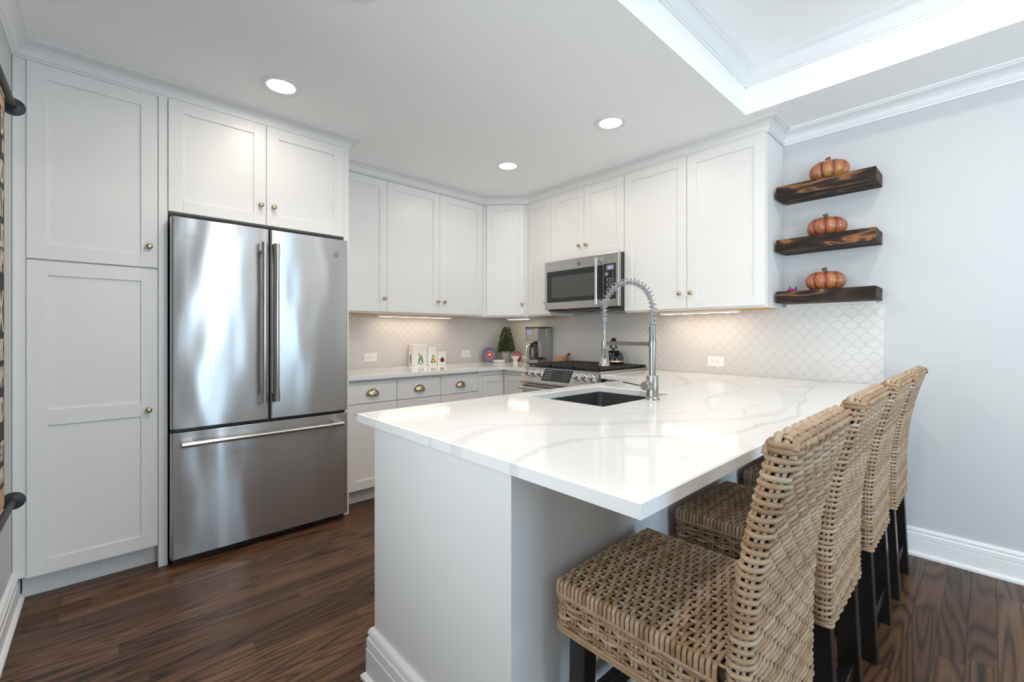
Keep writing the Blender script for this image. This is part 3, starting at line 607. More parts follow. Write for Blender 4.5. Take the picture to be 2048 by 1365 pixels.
def spine(t):    # 0 .. 1 along the hose: up the right leg, over, down the left leg
    Ls = (1.240, AZ); l1 = AZ-1.238; l2 = PI*AR; l3 = AZ-1.270; s = t*(l1+l2+l3)
    if s < l1: return Vector((FX, FY, 1.238+s)), Vector((1, 0, 0))
    if s < l1+l2: a = (s-l1)/AR; return Vector((AX+AR*math.cos(a), FY, AZ+AR*math.sin(a))), Vector((math.cos(a), 0, math.sin(a)))
    return Vector((AX-AR, FY, AZ-(s-l1-l2))), Vector((-1, 0, 0))
bm = B(); pts = [spine(i/48)[0] for i in range(49)]; pts += [Vector((AX-AR, FY, z)) for z in (1.25, 1.20)]; tube(bm, pts, .0070, 10); obj('hose', bm, M['hose'], T, smooth=True, label='grey rubber hose')
bm = B(); pts = []; turns = 28; yv = Vector((0, 1, 0))
for i in range(turns*14+1):
    p, nr = spine(i/(turns*14)); a = 2*PI*i/14; pts.append(p+nr*(.0030+math.cos(a)*.0155)+yv*math.sin(a)*.0150)
tube(bm, pts, .0021, 6); obj('spring', bm, M['nickel'], T, smooth=True)
sx = AX-AR
bm = B()
for i in range(4): lathe(bm, (sx, FY, 1.262+i*.005), (0, 0, 1), [(.011, 0), (.0135, .001), (.0135, .004), (.011, .0048)], 20)
obj('spring_collar', bm, M['nickel'], T, smooth=True)
bm = B(); lathe(bm, (sx, FY, 1.048), (0, 0, 1), [(.018, 0), (.0255, .001), (.0255, .012), (.0230, .015), (.0175, .085), (.0165, .092), (.013, .094), (.013, .100), (.0075, .101), (.0075, .150), (.0085, .151), (.0065, .178)], 28); h = obj('spray_head', bm, M['nickel'], T, smooth=True)
bm = B(); prism(bm, [(sx+.0195+.004*math.cos(a), FY-.009+.010*math.sin(a)*.9, 1.112+.022*math.cos(a)) for a in ()] or [(sx+.014, FY-.0235+.0, 1.09), (sx+.024, FY-.014, 1.09), (sx+.022, FY-.012, 1.135), (sx+.012, FY-.0205, 1.135)], (-.002, -.004, 0)); obj('spray_button', bm, M['greyplastic'], h)
bm = B(); box(bm, sx-.010, FX-.010, FY-.008, FY+.008, 1.150, 1.168); lathe(bm, (sx, FY, 1.149), (0, 0, 1), [(.016, 0), (.016, .020)], 20); lathe(bm, (FX, FY, 1.149), (0, 0, 1), [(.0175, 0), (.0175, .020)], 24); obj('support_arm', bm, M['nickel'], T, smooth=True)
bm = B(); lathe(bm, (FX, FY-.015, .978), (0, -1, 0), [(.0195, 0), (.0195, .029), (.0175, .0295), (.0175, .031), (.0195, .0315), (.0195, .050), (.018, .0515), (0, .0516)], 28); lv = obj('lever', bm, M['nickel'], T, smooth=True)
bm = B(); cyl(bm, (FX-.018, FY-.055, .979), (FX-.112, FY-.057, .988), .0052, 12, r2=.0058); obj('lever_handle', bm, M['nickel'], lv, smooth=True)
# ------------------------------------------------------------------ refrigerator
RX = .7643
T = thing('refrigerator', (.40, -2.557, 0), 'stainless french door refrigerator with bottom freezer drawer', 'refrigerator')
bm = B(); box(bm, .03, .700, -3.008, -2.106, .02, 1.800); obj('body', bm, M['greyplastic'], T)
obj('base_grille', box(B(), .10, .705, -3.0, -2.114, 0, .05), M['gapdark'], T)
def door_slab(y0, y1, z0, z1, name):
    bm = B(); pl = [(.702, y0), (RX-.012, y0)] + [(RX-.012+.012*math.sin(a), y0+.012*(1-math.cos(a))) for a in (.4, .8, 1.2, PI/2)] + [(RX-.012+.012*math.sin(a), y1-.012*(1-math.cos(a))) for a in (PI/2, 1.2, .8, .4)] + [(RX-.012, y1), (.702, y1)]
    prism(bm, [(x, y, z0) for x, y in pl], (0, 0, z1-z0)); return obj(name, bm, M['fridge'], T, bevel=.0015, smooth=True)
dl = door_slab(-3.0125, -2.5600, .7135, 1.808, 'door'); dr = door_slab(-2.5545, -2.1010, .7135, 1.808, 'door'); dw = door_slab(-3.0125, -2.1010, .0455, .694, 'freezer_drawer')
obj('hinge_strip', box(B(), .702, .735, -3.0, -2.11, .696, .711), M['black'], T)
def bar_handle(p, q, parent, out, r=.0125, cap=.075):
    """round bar from p to q with heavier ends standing on the door; out = the door's normal"""
    p = Vector(p); q = Vector(q); o = Vector(out); t = (q-p).normalized(); s = t.cross(o); bm = B()
    cyl(bm, p+t*.01, q-t*.01, r, 20)
    for e, d in ((p, t), (q, -t)):
        cyl(bm, e, e+d*cap, r+.0022, 20)
        a = [e+s*(r+.0022)*k1+d*k2 for k1, k2 in ((-1, 0), (1, 0), (1, cap*.62), (-1, cap*.62))]; prism(bm, a, -o*(.0505 if abs(o.x) > .5 else .045))
    h = obj('door_handle', bm, M['handle'], parent, smooth=True); return h
HX = RX+.050
bar_handle((HX, -2.597, .815), (HX, -2.597, 1.722), dl, (1, 0, 0)); bar_handle((HX, -2.532, .815), (HX, -2.532, 1.722), dr, (1, 0, 0))
h = bar_handle((HX, -2.972, .637), (HX, -2.148, .637), dw, (1, 0, 0)); h.name = 'drawer_handle'
bm = B(); text_bm(bm, 'CAF\u00c9', (RX+.0004, -2.957, 1.704), (0, 1, 0), (0, 0, 1), .014, 1.25); obj('lettering', bm, M['label'], dl, label='small pale lettering CAF\u00c9')
def emblem(c, u, n, r, parent):
    bm = B(); lathe(bm, c, n, [(r, 0), (r, .0012), (r*.93, .0016), (r*.90, .0009), (0, .0009)], 28); e = obj('emblem', bm, M['darksteel'], parent, smooth=True)
    c = Vector(c)+Vector(n)*.0011; u = Vector(u); z = Vector((0, 0, 1)); bm = B()
    tube(bm, [c+u*r*.80*math.cos(a*2*PI/24)+z*r*.80*math.sin(a*2*PI/24) for a in range(24)], r*.05, 5, closed=True)
    for k in range(4):
        a0 = k*PI/2+.6; tube(bm, [c+(u*math.cos(a0+t*1.1)+z*math.sin(a0+t*1.1))*r*(.82-.14*math.sin(t*PI)) for t in (0, .2, .4, .6, .8, 1)], r*.045, 5)
    text_bm(bm, 'GE', c-z*r*.28, u, z, r*.55, .85, 'CENTER'); obj('emblem_monogram', bm, M['chrome'], parent); return e
emblem((RX+.0002, -2.176, 1.708), (0, 1, 0), (1, 0, 0), .0165, dr)

# ------------------------------------------------------------------ microwave over the range
T = thing('microwave', (1.31, -.2, 1.42), 'stainless over-the-range microwave under the short cabinet', 'microwave')
MY = -.410
obj('body', box(B(), .931, 1.688, -.372, -.009, 1.405, 1.829), M['black'], T)
bm = B(); box(bm, .929, 1.550, MY, -.374, 1.415, 1.829); d = obj('door', bm, M['steel'], T, bevel=.003)
bm = B(); box(bm, .958, 1.548, MY-.0015, MY+.002, 1.474, 1.742); g = obj('window', bm, M['darkglass'], d)
obj('screen', box(B(), 1.012, 1.468, MY-.0022, MY-.0012, 1.512, 1.693), M['meshglass'], d)
bm = B(); box(bm, 1.5525, 1.690, MY, -.374, 1.415, 1.829); c = obj('control_panel', bm, M['steel'], T, bevel=.004)
bm = box(B(), 1.5560, 1.665, MY-.0018, MY+.002, 1.472, 1.746)
for zz in (1.672, 1.655): prism(bm, [(1.633, MY-.0021, zz), (1.645, MY-.0021, zz), (1.639, MY-.0021, zz+(.009 if zz > 1.66 else -.009))], (0, -.0006, 0), 1)
for r, zz in enumerate((1.625, 1.612, 1.585, 1.572, 1.545, 1.532, 1.505)):
    for q in range(3): box(bm, 1.583+q*.026, 1.583+q*.026+(.012 if r % 2 == 0 else .016), MY-.0026, MY-.0018, zz, zz+(.008 if r % 2 == 0 else .004), 1)
for zz in (1.600, 1.560): box(bm, 1.592, 1.640, MY-.0026, MY-.0018, zz, zz+.0016, 1)
obj('keypad', bm, [M['darkglass'], M['label']], c)
obj('display', box(B(), 1.578, 1.652, MY-.0024, MY-.0016, 1.694, 1.736), M['greyplastic'], c)
bm = B(); text_bm(bm, '5:01', (1.617, MY-.0028, 1.706), (1, 0, 0), (0, 0, 1), .020, 1.0, 'CENTER'); obj('display_digits', bm, M['lcdtext'], c)
bm = B(); lathe(bm, (1.589, MY-.0018, 1.664), (0, -1, 0), [(.0165, 0), (.0165, .012), (.0150, .014), (0, .0142)], 24); obj('knob', bm, M['nickel'], c, smooth=True)
bar_handle((1.515, MY-.046, 1.432), (1.515, MY-.046, 1.798), d, (0, -1, 0), .012, .05)
emblem((1.307, MY-.0004, 1.780), (1, 0, 0), (0, -1, 0), .0165, d)
bm = B(); box(bm, .945, 1.675, -.36, -.03, 1.398, 1.405)
for x0 in (.98, 1.34): box(bm, x0, x0+.28, -.30, -.10, 1.393, 1.398)
obj('vent_filter', bm, M['darksteel'], T)

# ------------------------------------------------------------------ slide-in gas range
T = thing('range', (1.316, -.33, 0), 'stainless slide-in gas range with six front knobs under the microwave', 'stove')
obj('body', box(B(), .936, 1.696, -.640, -.020, .03, .915), M['darksteel'], T)
sl = Vector((0, -.067, -.112)).normalized(); nn = Vector((0, -sl.z, sl.y)).normalized()
if nn.y > 0: nn = -nn
def cpp(x, t, d=0.0): return Vector((x, -.655, .930)) + sl*t + nn*d           # t down the sloping panel
bm = B(); prism(bm, [(.934, -.655, .930), (.934, -.640, .930), (.934, -.640, .806), (.934, -.722, .806), (.934, -.722, .818), ], (.764, 0, 0))
for x in (.990, 1.060, 1.134, 1.512, 1.580, 1.650):
    prism(bm, [cpp(x-.012, .100, .0003), cpp(x+.014, .100, .0003), cpp(x+.014, .1035, .0003), cpp(x-.012, .1035, .0003)], nn*.0004, 1); prism(bm, [cpp(x-.005, .013, .0003), cpp(x+.005, .013, .0003), cpp(x+.005, .018, .0003), cpp(x-.005, .018, .0003)], nn*.0004, 1)
cp = obj('control_panel', bm, [M['steel'], M['labeldark']], T, bevel=.001)
prism_pts = [cpp(1.170, .010, .0002), cpp(1.458, .010, .0002), cpp(1.458, .112, .0002), cpp(1.170, .112, .0002)]
bm = B(); prism(bm, prism_pts, nn*.0015)
for r in range(4):
    for q in range(3): prism(bm, [cpp(1.190+q*.026, .022+r*.022, .002), cpp(1.190+q*.026+.013, .022+r*.022, .002), cpp(1.190+q*.026+.013, .027+r*.022, .002), cpp(1.190+q*.026, .027+r*.022, .002)], nn*.0004, 1)
digits = ['123', '456', '789', '\u00b70\u00b7']
for r in range(4):
    for q in range(3): text_bm(bm, digits[r][q], cpp(1.378+q*.027, .033+r*.022, .0024), (1, 0, 0), -sl, .010, 1.0, 'CENTER', 1)
obj('touch_panel', bm, [M['darkglass'], M['label']], cp)
for x in (.990, 1.060, 1.134, 1.512, 1.580, 1.650):
    bm = B(); lathe(bm, cpp(x, .056), nn, [(.0275, 0), (.0275, .006), (.0255, .008), (.0235, .009), (.0225, .034), (.0205, .0365), (0, .037)], 28); kb = obj('knob', bm, M['chrome'], cp, smooth=True)
    bm = B(); prism(bm, [cpp(x-.0045, .040, .037), cpp(x+.0045, .040, .037), cpp(x+.0045, .072, .037), cpp(x-.0045, .072, .037)], nn*.005); obj('knob_grip', bm, M['chrome'], kb, bevel=.001)
bm = B(); box(bm, .938, 1.694, -.690, -.642, .190, .796); d = obj('oven_door', bm, M['steel'], T, bevel=.003)
obj('oven_window', box(B(), 1.04, 1.59, -.6925, -.689, .33, .64), M['darkglass'], d)
h = bar_handle((.952, -.742, .766), (1.680, -.742, .766), d, (0, -1, 0), .0125, .055)
bm = B(); box(bm, .938, 1.694, -.688, -.642, .04, .182); d = obj('warming_drawer', bm, M['steel'], T, bevel=.003)
bm = B(); box(bm, .930, 1.701, -.660, -.012, .9155, .9300); obj('cooktop', bm, M['steel'], T, bevel=.002)
obj('cooktop_well', box(B(), .952, 1.680, -.632, -.065, .9302, .9312), M['black'], T)
bm = B(); box(bm, .945, 1.688, -.060, -.014, .930, .952); obj('vent_trim', bm, M['black'], T, bevel=.004)
for bx_, by_, br in ((1.075, -.49, .042), (1.075, -.20, .036), (1.316, -.345, .050), (1.557, -.49, .046), (1.557, -.20, .034)):
    bm = B(); lathe(bm, (bx_, by_, .9312), (0, 0, 1), [(br+.012, 0), (br+.012, .004), (br, .006), (br, .010), (br*.82, .011), (br*.82, .017), (br*.74, .0185), (0, .0185)], 24); obj('burner', bm, M['iron'], T, smooth=True)
for gx0, gx1 in ((.955, 1.193), (1.197, 1.435), (1.439, 1.677)):
    bm = B(); gz0, gz1 = .942, .957; w = .010
    box(bm, gx0, gx0+w, -.630, -.072, gz0, gz1); box(bm, gx1-w, gx1, -.630, -.072, gz0, gz1); box(bm, gx0, gx1, -.630, -.620, gz0, gz1); box(bm, gx0, gx1, -.082, -.072, gz0, gz1)
    xm = (gx0+gx1)/2; box(bm, xm-.005, xm+.005, -.630, -.072, gz0+.002, gz1); ks = [-.57, -.49, -.42, -.35, -.28, -.20, -.13]
    for y in ks: box(bm, gx0, gx1, y-.005, y+.005, gz0+.002, gz1)
    for x in (gx0+.004, gx1-.018):
        for y in (-.626, -.36, -.09): box(bm, x, x+.014, y, y+.014, .9312, gz0)
    obj('grate', bm, M['iron'], T, bevel=.002)

# ------------------------------------------------------------------ things on the counters
def kettle(x, y, z):
    T = thing('kettle', (x, y, z), 'round black kettle with copper band on the back burner', 'kettle')
    bm = B(); lathe(bm, (x, y, z), (0, 0, 1), [(.072, 0), (.080, .004), (.083, .012), (.083, .014)] + [(.083*math.cos(a)**.75 if a < 1.4 else .03, .030+.088*math.sin(a)) for a in (0, .2, .4, .6, .8, 1.0, 1.15)] + [(.030, .112), (.0, .114)], 36); obj('body', bm, M['kettle'], T, smooth=True)
    bm = B(); lathe(bm, (x, y, z+.0145), (0, 0, 1), [(.0835, 0), (.0848, .002), (.0848, .015), (.0835, .017)], 36); obj('band', bm, M['copper'], T, smooth=True)
    bm = B(); lathe(bm, (x, y, z+.103), (0, 0, 1), [(.047, -.004), (.047, .003), (.040, .008), (.012, .012), (.0, .012)], 28); lid = obj('lid', bm, M['copper'], T, smooth=True)
    bm = B(); lathe(bm, (x, y, z+.114), (0, 0, 1), [(.006, 0), (.006, .006), (.013, .010), (.013, .018), (.0, .022)], 18); obj('lid_knob', bm, M['black'], lid, smooth=True)
    v = Vector((.80, -.60, 0)).normalized(); c = Vector((x, y, z)); bm = B()
    tube(bm, [c+v*.060+Vector((0, 0, .070)), c+v*.088+Vector((0, 0, .088)), c+v*.108+Vector((0, 0, .108))], [.018, .013, .010], 14); obj('spout', bm, M['kettle'], T, smooth=True)
    bm = B(); pts = [c+v*(.072*math.cos(a))+Vector((0, 0, .085+.118*math.sin(a))) for a in [PI*(.12+.76*i/16) for i in range(17)]]; tube(bm, pts, [.008]*3+[.013]*11+[.008]*3, 12); obj('handle', bm, M['black'], T, smooth=True)
kettle(1.505, -.205, .957)
def open_bowl(name, mat, x, y, z, prof, label, cat, parent=None, n=28):
    bm = B(); lathe(bm, (x, y, z), (0, 0, 1), prof, n); o = obj(name, bm, mat, parent, loc=None if parent else (x, y, z), smooth=True)
    if label: tagit(o, label, cat)
    return o
open_bowl('mortar', M['olive'], .862, -.105, .914, [(.036, 0), (.042, .004), (.056, .030), (.063, .072), (.061, .076), (.057, .074), (.048, .032), (.030, .014), (0, .010)], 'pale olive wood mortar bowl behind the range grates', 'mortar')
p0 = Vector((.845, -.115, .930)); p1 = Vector((.925, -.060, 1.022)); ax = p1-p0; ln = ax.length
bm = B(); lathe(bm, p0, ax, [(.006, 0), (.017, .006), (.018, .020), (.012, .040), (.010, ln*.72), (.013, ln*.84), (.0165, ln*.92), (.012, ln*.985), (0, ln)], 18); o = obj('pestle', bm, M['olivedark'], loc=tuple(p0), smooth=True); tagit(o, 'dark wooden pestle leaning out of the olive wood mortar', 'pestle')

# coffee maker
T = thing('coffee_maker', (.585, -.12, .914), 'stainless drip coffee maker with glass carafe left of the range', 'coffee maker')
cx0, cx1, cy0, cy1 = .502, .672, -.235, -.030
bm = B(); box(bm, cx0, cx1, -.115, cy1, .930, 1.262); box(bm, cx1-.045, cx1, cy0+.045, -.115, .975, 1.135); obj('body', bm, M['steel'], T, bevel=.004)
bm = B(); box(bm, cx0, cx1, cy0, -.115, 1.130, 1.262); hd = obj('brew_head', bm, M['steel'], T, bevel=.008)
obj('lid', box(B(), cx0-.003, cx1+.003, cy0-.003, cy1, 1.262, 1.270), M['black'], T, bevel=.002)
bm = B(); box(bm, cx0, cx1, cy0, -.115, .922, .958); obj('base', bm, M['steel'], T, bevel=.004)
bm = B(); box(bm, cx0+.01, cx1-.01, cy0+.01, cy1, .914, .923); box(bm, cx0+.004, cx1-.05, -.118, -.112, .958, 1.130); obj('foot', bm, M['black'], T)
bm = B(); box(bm, cx0+.030, cx0+.078, cy0-.0015, cy0, 1.198, 1.236); dp = obj('display', bm, M['plastic'], hd)
obj('lcd', box(B(), cx0+.036, cx0+.072, cy0-.0025, cy0-.001, 1.203, 1.231), M['lcd'], hd)
for i in range(5):
    bm = B(); lathe(bm, (cx0+.022+i*.024, cy0, 1.172), (0, -1, 0), [(.0068, 0), (.0062, .003), (0, .0035)], 14); obj('button', bm, M['chrome'], hd, smooth=True)
obj('water_gauge', box(B(), cx1, cx1+.0015, -.092, -.087, 1.02, 1.225), M['label'], T)
kx, ky = .578, -.178
bm = B(); lathe(bm, (kx, ky, .959), (0, 0, 1), [(.046, 0), (.052, .004), (.055, .030), (.055, .075), (.050, .105), (.044, .122)], 28, caps=False); ca = obj('carafe', bm, M['carafe'], T, smooth=True)
bm = B(); lathe(bm, (kx, ky, 1.070), (0, 0, 1), [(.050, 0), (.050, .018), (.044, .040), (.030, .048), (0, .049)], 28); lathe(bm, (kx, ky, .958), (0, 0, 1), [(.052, 0), (.052, .008), (.045, .009)], 28); obj('carafe_collar', bm, M['black'], ca, smooth=True)
bm = B(); v = Vector((-.45, -.89, 0)); c = Vector((kx, ky, 0)); s = Vector((.89, -.45, 0))*.011
tube(bm, [c+v*.048+Vector((0, 0, 1.095)), c+v*.078+Vector((0, 0, 1.090)), c+v*.084+Vector((0, 0, 1.06)), c+v*.084+Vector((0, 0, .99)), c+v*.078+Vector((0, 0, .965))], .0105, 12); obj('carafe_handle', bm, M['chrome'], ca, smooth=True)

# three enamel canisters with painted vegetables
def canister(x0, x1, y0, y1, h, label, motif):
    z = .914; T = thing('canister', ((x0+x1)/2, (y0+y1)/2, z), label, 'canister', 'white vegetable canisters on the left counter'); pl = rrect(x0, x1, y0, y1, .012, 4)
    bm = B(); prism(bm, [(x, y, z) for x, y in pl], (0, 0, h*.80)); obj('body', bm, M['enamelwhite'], T, bevel=.001, smooth=True)
    bm = B(); pl2 = rrect(x0+.003, x1-.003, y0+.003, y1-.003, .011, 4); pl3 = rrect(x0-.0015, x1+.0015, y0-.0015, y1+.0015, .013, 4); prism(bm, [(x, y, z+h*.80) for x, y in pl3], (0, 0, h*.045)); prism(bm, [(x, y, z+h*.845) for x, y in pl2], (0, 0, h*.155)); obj('lid', bm, M['enamelwhite'], T, bevel=.002, smooth=True)
    motif(T, x1+.0003, (y0+y1)/2, z, y0)
def leaf_shape(c, u, v, ln, wd, bend=0.0, n=10):
    c = Vector(c); u = Vector(u); v = Vector(v); a = []
    for i in range(n+1):
        t = i/n; a.append(c+u*(ln*(t-.5))+v*(wd*math.sin(PI*t)**.8+bend*math.sin(PI*t)))
    for i in range(n-1, 0, -1):
        t = i/n; a.append(c+u*(ln*(t-.5))+v*(-wd*math.sin(PI*t)**.8+bend*math.sin(PI*t)))
    return a
ex, ey, ez = Vector((.0008, 0, 0)), Vector((0, 1, 0)), Vector((0, 0, 1))
def disc(bm, c, ry, rz, n=16): prism(bm, [Vector(c)+ey*ry*math.cos(2*PI*i/n)+ez*rz*math.sin(2*PI*i/n) for i in range(n)], ex)
def mot_pods(T, x, y, z, y0):
    bm = B(); prism(bm, leaf_shape((x, y-.016, z+.058), (0, .22, 1), (0, 1, -.22), .085, .008, .006), ex); prism(bm, leaf_shape((x, y+.020, z+.062), (0, -.24, 1), (0, 1, .24), .095, .008, -.006), ex); prism(bm, leaf_shape((x, y+.003, z+.022), (0, 1, .2), (0, -.2, 1), .022, .006), ex)
    prism(bm, leaf_shape((x-.045, y0-.0004, z+.065), (0, 0, 1), (1, 0, 0), .100, .013), (0, -.0008, 0)); obj('painted_pods', bm, M['green'], T)
    bm = B(); disc(bm, (x, y-.012, z+.105), .012, .012); obj('painted_flower', bm, M['yellow'], T)
def mot_corn(T, x, y, z, y0):
    bm = B()
    for dy, dz in ((-.010, .048), (.014, .048), (.000, .068)): prism(bm, leaf_shape((x, y+dy, z+dz), (0, .12, 1), (0, 1, -.12), .042, .011), ex)
    obj('painted_corn', bm, M['yellow'], T); bm = B()
    prism(bm, leaf_shape((x+.0004, y-.014, z+.030), (0, .8, -.6), (0, .6, .8), .040, .007), ex); prism(bm, leaf_shape((x+.0004, y+.020, z+.032), (0, -.8, -.6), (0, .6, -.8), .034, .007), ex); prism(bm, leaf_shape((x+.0004, y-.002, z+.090), (0, 0, 1), (0, 1, 0), .026, .006), ex); prism(bm, leaf_shape((x+.0004, y+.010, z+.084), (0, .5, .8), (0, .8, -.5), .022, .005), ex); obj('painted_leaves', bm, M['green'], T)
def mot_apple(T, x, y, z, y0):
    bm = B(); disc(bm, (x, y-.008, z+.044), .015, .019); disc(bm, (x, y+.009, z+.044), .015, .019); obj('painted_tomato', bm, M['red'], T)
    bm = B(); prism(bm, leaf_shape((x+.0004, y-.004, z+.067), (0, -.8, .6), (0, .6, .8), .018, .004), ex); prism(bm, leaf_shape((x+.0004, y+.007, z+.068), (0, .7, .7), (0, .7, -.7), .018, .004), ex); prism(bm, leaf_shape((x, y-.028, z+.048), (0, 1, .3), (0, -.3, 1), .016, .003), ex); obj('painted_leaves', bm, M['green'], T)
canister(.030, .120, -1.250, -1.102, .196, 'tallest white canister painted with green pods', mot_pods)
canister(.030, .118, -1.093, -.993, .166, 'middle-height white canister painted with yellow corn', mot_corn)
canister(.030, .112, -.985, -.892, .126, 'shortest white canister painted with a red tomato', mot_apple)

# topiary in the corner
tx, ty = .195, -.205
T = thing('topiary', (tx, ty, .914), 'small green cone topiary in a grey pot in the counter corner', 'plant')
bm = B(); lathe(bm, (tx, ty, .914), (0, 0, 1), [(.042, 0), (.045, .003), (.056, .100), (.060, .102), (.060, .112), (.052, .112), (.050, .100), (0, .098)], 24); obj('pot', bm, M['pot'], T, smooth=True)
bm = B(); cyl(bm, (tx, ty, 1.01), (tx, ty, 1.10), .006, 8); obj('trunk', bm, M['stem'], T)
vs, fs, mi = [], [], []
rr = random.Random(3)
for i in range(2600):
    t = rr.random()**1.25; zz = 1.012+.258*t; R0 = (.079*(1-t)**.62+.012)*(1-.10*math.sin(t*17)**2); a = rr.random()*2*PI; r = R0*(.55+.5*rr.random()**.5)
    c = Vector((tx+r*math.cos(a), ty+r*math.sin(a), zz)); d = Vector((math.cos(a)+rr.uniform(-.7, .7), math.sin(a)+rr.uniform(-.7, .7), rr.uniform(-.3, 1.0))).normalized(); s = d.orthogonal().normalized(); s.rotate(Matrix.Rotation(rr.random()*6, 3, d)); ln = rr.uniform(.012, .024); w = rr.uniform(.0022, .0042)
    k = len(vs); vs += [c-s*w*.4, c+d*ln*.5-s*w, c+d*ln, c+d*ln*.5+s*w]; fs.append((k, k+1, k+2, k+3)); mi.append(1 if rr.random() < .13 else 0)
me = bpy.data.meshes.new('foliage'); me.from_pydata([tuple(v) for v in vs], [], fs); o = mesh_obj('foliage', me, [M['leaf'], M['leaflight']], T); me.polygons.foreach_set('material_index', mi)
bm = B(); lathe(bm, (tx, ty, 1.012), (0, 0, 1), [(.050, 0), (.054, .03), (.040, .11), (.020, .19), (.004, .235), (0, .236)], 14); obj('foliage_core', bm, M['leaf'], T)

# painted plates and small white dishes in the corner
def plate(name, c, n, r, rings, label):
    c = Vector(c); n = Vector(n).normalized(); T = thing(name, tuple(c-Vector((0, 0, r))), label, 'plate'); bm = B()
    lathe(bm, c, n, [(r*.6, -.006), (r, .004), (r*1.0, .0065), (r*.62, -.002), (0, -.002)], 32); obj('body', bm, rings[0], T, smooth=True)
    for i, (rr_, mt) in enumerate(rings[1:]):
        bm = B(); f = lambda q: (-.0015 + (.0080*(q-.62)/.38 if q > .62 else 0))
        lathe(bm, c, n, [(r*rr_, f(rr_)+i*.0005), (r*max(rr_-.30, 0), f(max(rr_-.30, 0))+.0008+i*.0005)], 32, caps=False); obj('painted_ring', bm, mt, T, smooth=True)
    m = B(); a, u, w = frame_of(n)
    for i in range(14):
        p = c+(u*math.cos(i*2*PI/14)+w*math.sin(i*2*PI/14))*r*.52; lathe(m, p, n, [(r*.055, 0), (r*.055, .003), (0, .0031)], 8)
    obj('painted_dots', m, M['plastic'], T)
plate('painted_plate', (.130, -.375, .9905), (.70, -.66, .16), .076, [M['blue'], (.94, M['green']), (.80, M['purple']), (.52, M['red']), (.26, M['yellow'])], 'colourful painted plate with deep blue rim leaning beside the topiary pot')
plate('painted_plate', (.345, -.205, .9750), (.70, -.66, .20), .060, [M['teal'], (.86, M['red']), (.62, M['blue']), (.46, M['red']), (.24, M['teal'])], 'small painted plate with teal rim and red centre behind the white cups')
open_bowl('dish', M['ceramic'], .236, -.342, .914, [(.050, 0), (.058, .004), (.068, .024), (.0675, .027), (.064, .025), (.052, .008), (0, .006)], 'shallow white dish in front of the blue-rimmed painted plate', 'dish')
open_bowl('cup', M['ceramic'], .380, -.250, .914, [(.030, 0), (.031, .003), (.020, .018), (.019, .024), (.038, .052), (.044, .064), (.042, .065), (.034, .050), (0, .030)], 'small white footed cup between the white dish and the white bowl', 'cup')
open_bowl('bowl', M['ceramic'], .425, -.130, .914, [(.032, 0), (.034, .003), (.028, .010), (.050, .040), (.066, .066), (.064, .067), (.046, .040), (0, .016)], 'white bowl with a small orange ornament, left of the coffee maker', 'bowl')
bm = B(); lathe(bm, (.415, -.130, .945), (0, 0, 1), [(.012, 0), (.022, .010), (.020, .028), (.008, .036), (0, .037)], 14); o = obj('ornament', bm, M['orange'], loc=(.415, -.13, .945), smooth=True); tagit(o, 'small orange ornament lying in the white bowl', 'ornament')

# outlets
def outlet(P, u, n, label):
    P = Vector(P); u = Vector(u); n = Vector(n); F = Face(P, u, n); T = thing('wall_outlet', tuple(P), label, 'outlet', 'wall outlets in the tile')
    bm = B(); fbox(bm, F, -.0575, .0575, -.0365, .0365, 0, .005); obj('plate', bm, M['plastic'], T, bevel=.0025)
    for s in (-1, 1):
        a = s*.0195; bm = B(); fbox(bm, F, a-.0165, a+.0165, -.0135, .0135, .005, .0068); r = obj('receptacle', bm, M['plastic'], T, bevel=.002)
        bm = B()
        for zz in (-.0062, .0062): fbox(bm, F, a-.002, a+.007, zz-.0011, zz+.0011, .0066, .0071)
        lathe(bm, F.p(a-.0095, 0, .0066), n, [(.0024, 0), (.0024, .0006)], 10); obj('slots', bm, M['slot'], r)
    bm = B(); lathe(bm, F.p(0, 0, .005), n, [(.003, 0), (.0026, .0012), (0, .0013)], 10); obj('screw', bm, M['nickel'], T, smooth=True)
outlet((.008, -1.596, 1.0035), (0, 1, 0), (1, 0, 0), 'white outlet on the left tile wall nearest the refrigerator')
outlet((.008, -.586, 1.0030), (0, 1, 0), (1, 0, 0), 'white outlet on the left tile wall right of the canisters')
outlet((2.2445, -.008, 1.0040), (1, 0, 0), (0, -1, 0), 'white outlet on the back tile wall right of the faucet')

# ------------------------------------------------------------------ under-cabinet light bars
def lightbar(x0, x1, y0, y1, label, power):
    T = thing('light_bar', ((x0+x1)/2, (y0+y1)/2, UB-.013), label, 'light', 'under-cabinet light bars'); power *= .36; z1 = UB-.0135
    bm = B(); box(bm, x0, x1, y0, y1, z1-.016, z1); obj('housing', bm, M['plastic'], T, bevel=.002)
    obj('lens', box(B(), x0+.012, x1-.012, y0+.012, y1-.012, z1-.018, z1-.0155), M['barlens'], T)
    bm = B(); ln = max(x1-x0, y1-y0)
    for f in (.12, .35, .60, .85):
        if y1-y0 > x1-x0: box(bm, (x0+x1)/2-.006, (x0+x1)/2+.006, y0+ln*f-.02, y0+ln*f+.02, z1-.0188, z1-.0182)
        else: box(bm, x0+ln*f-.02, x0+ln*f+.02, (y0+y1)/2-.006, (y0+y1)/2+.006, z1-.0188, z1-.0182)
    obj('led_strip', bm, M['led'], T)
    l = area('light_bar_light', ((x0+x1)/2, (y0+y1)/2, z1-.020), (0, 0, 0), x1-x0-.03, y1-y0-.03, power, (1.0, .78, .58)); return T
lightbar(.095, .150, -1.585, -.850, 'slim white light bar under the two-door cabinet on the left wall', 1.5)
lightbar(.20, .52, -.215, -.160, 'slim white light bar under the corner cabinet above the topiary', .55)
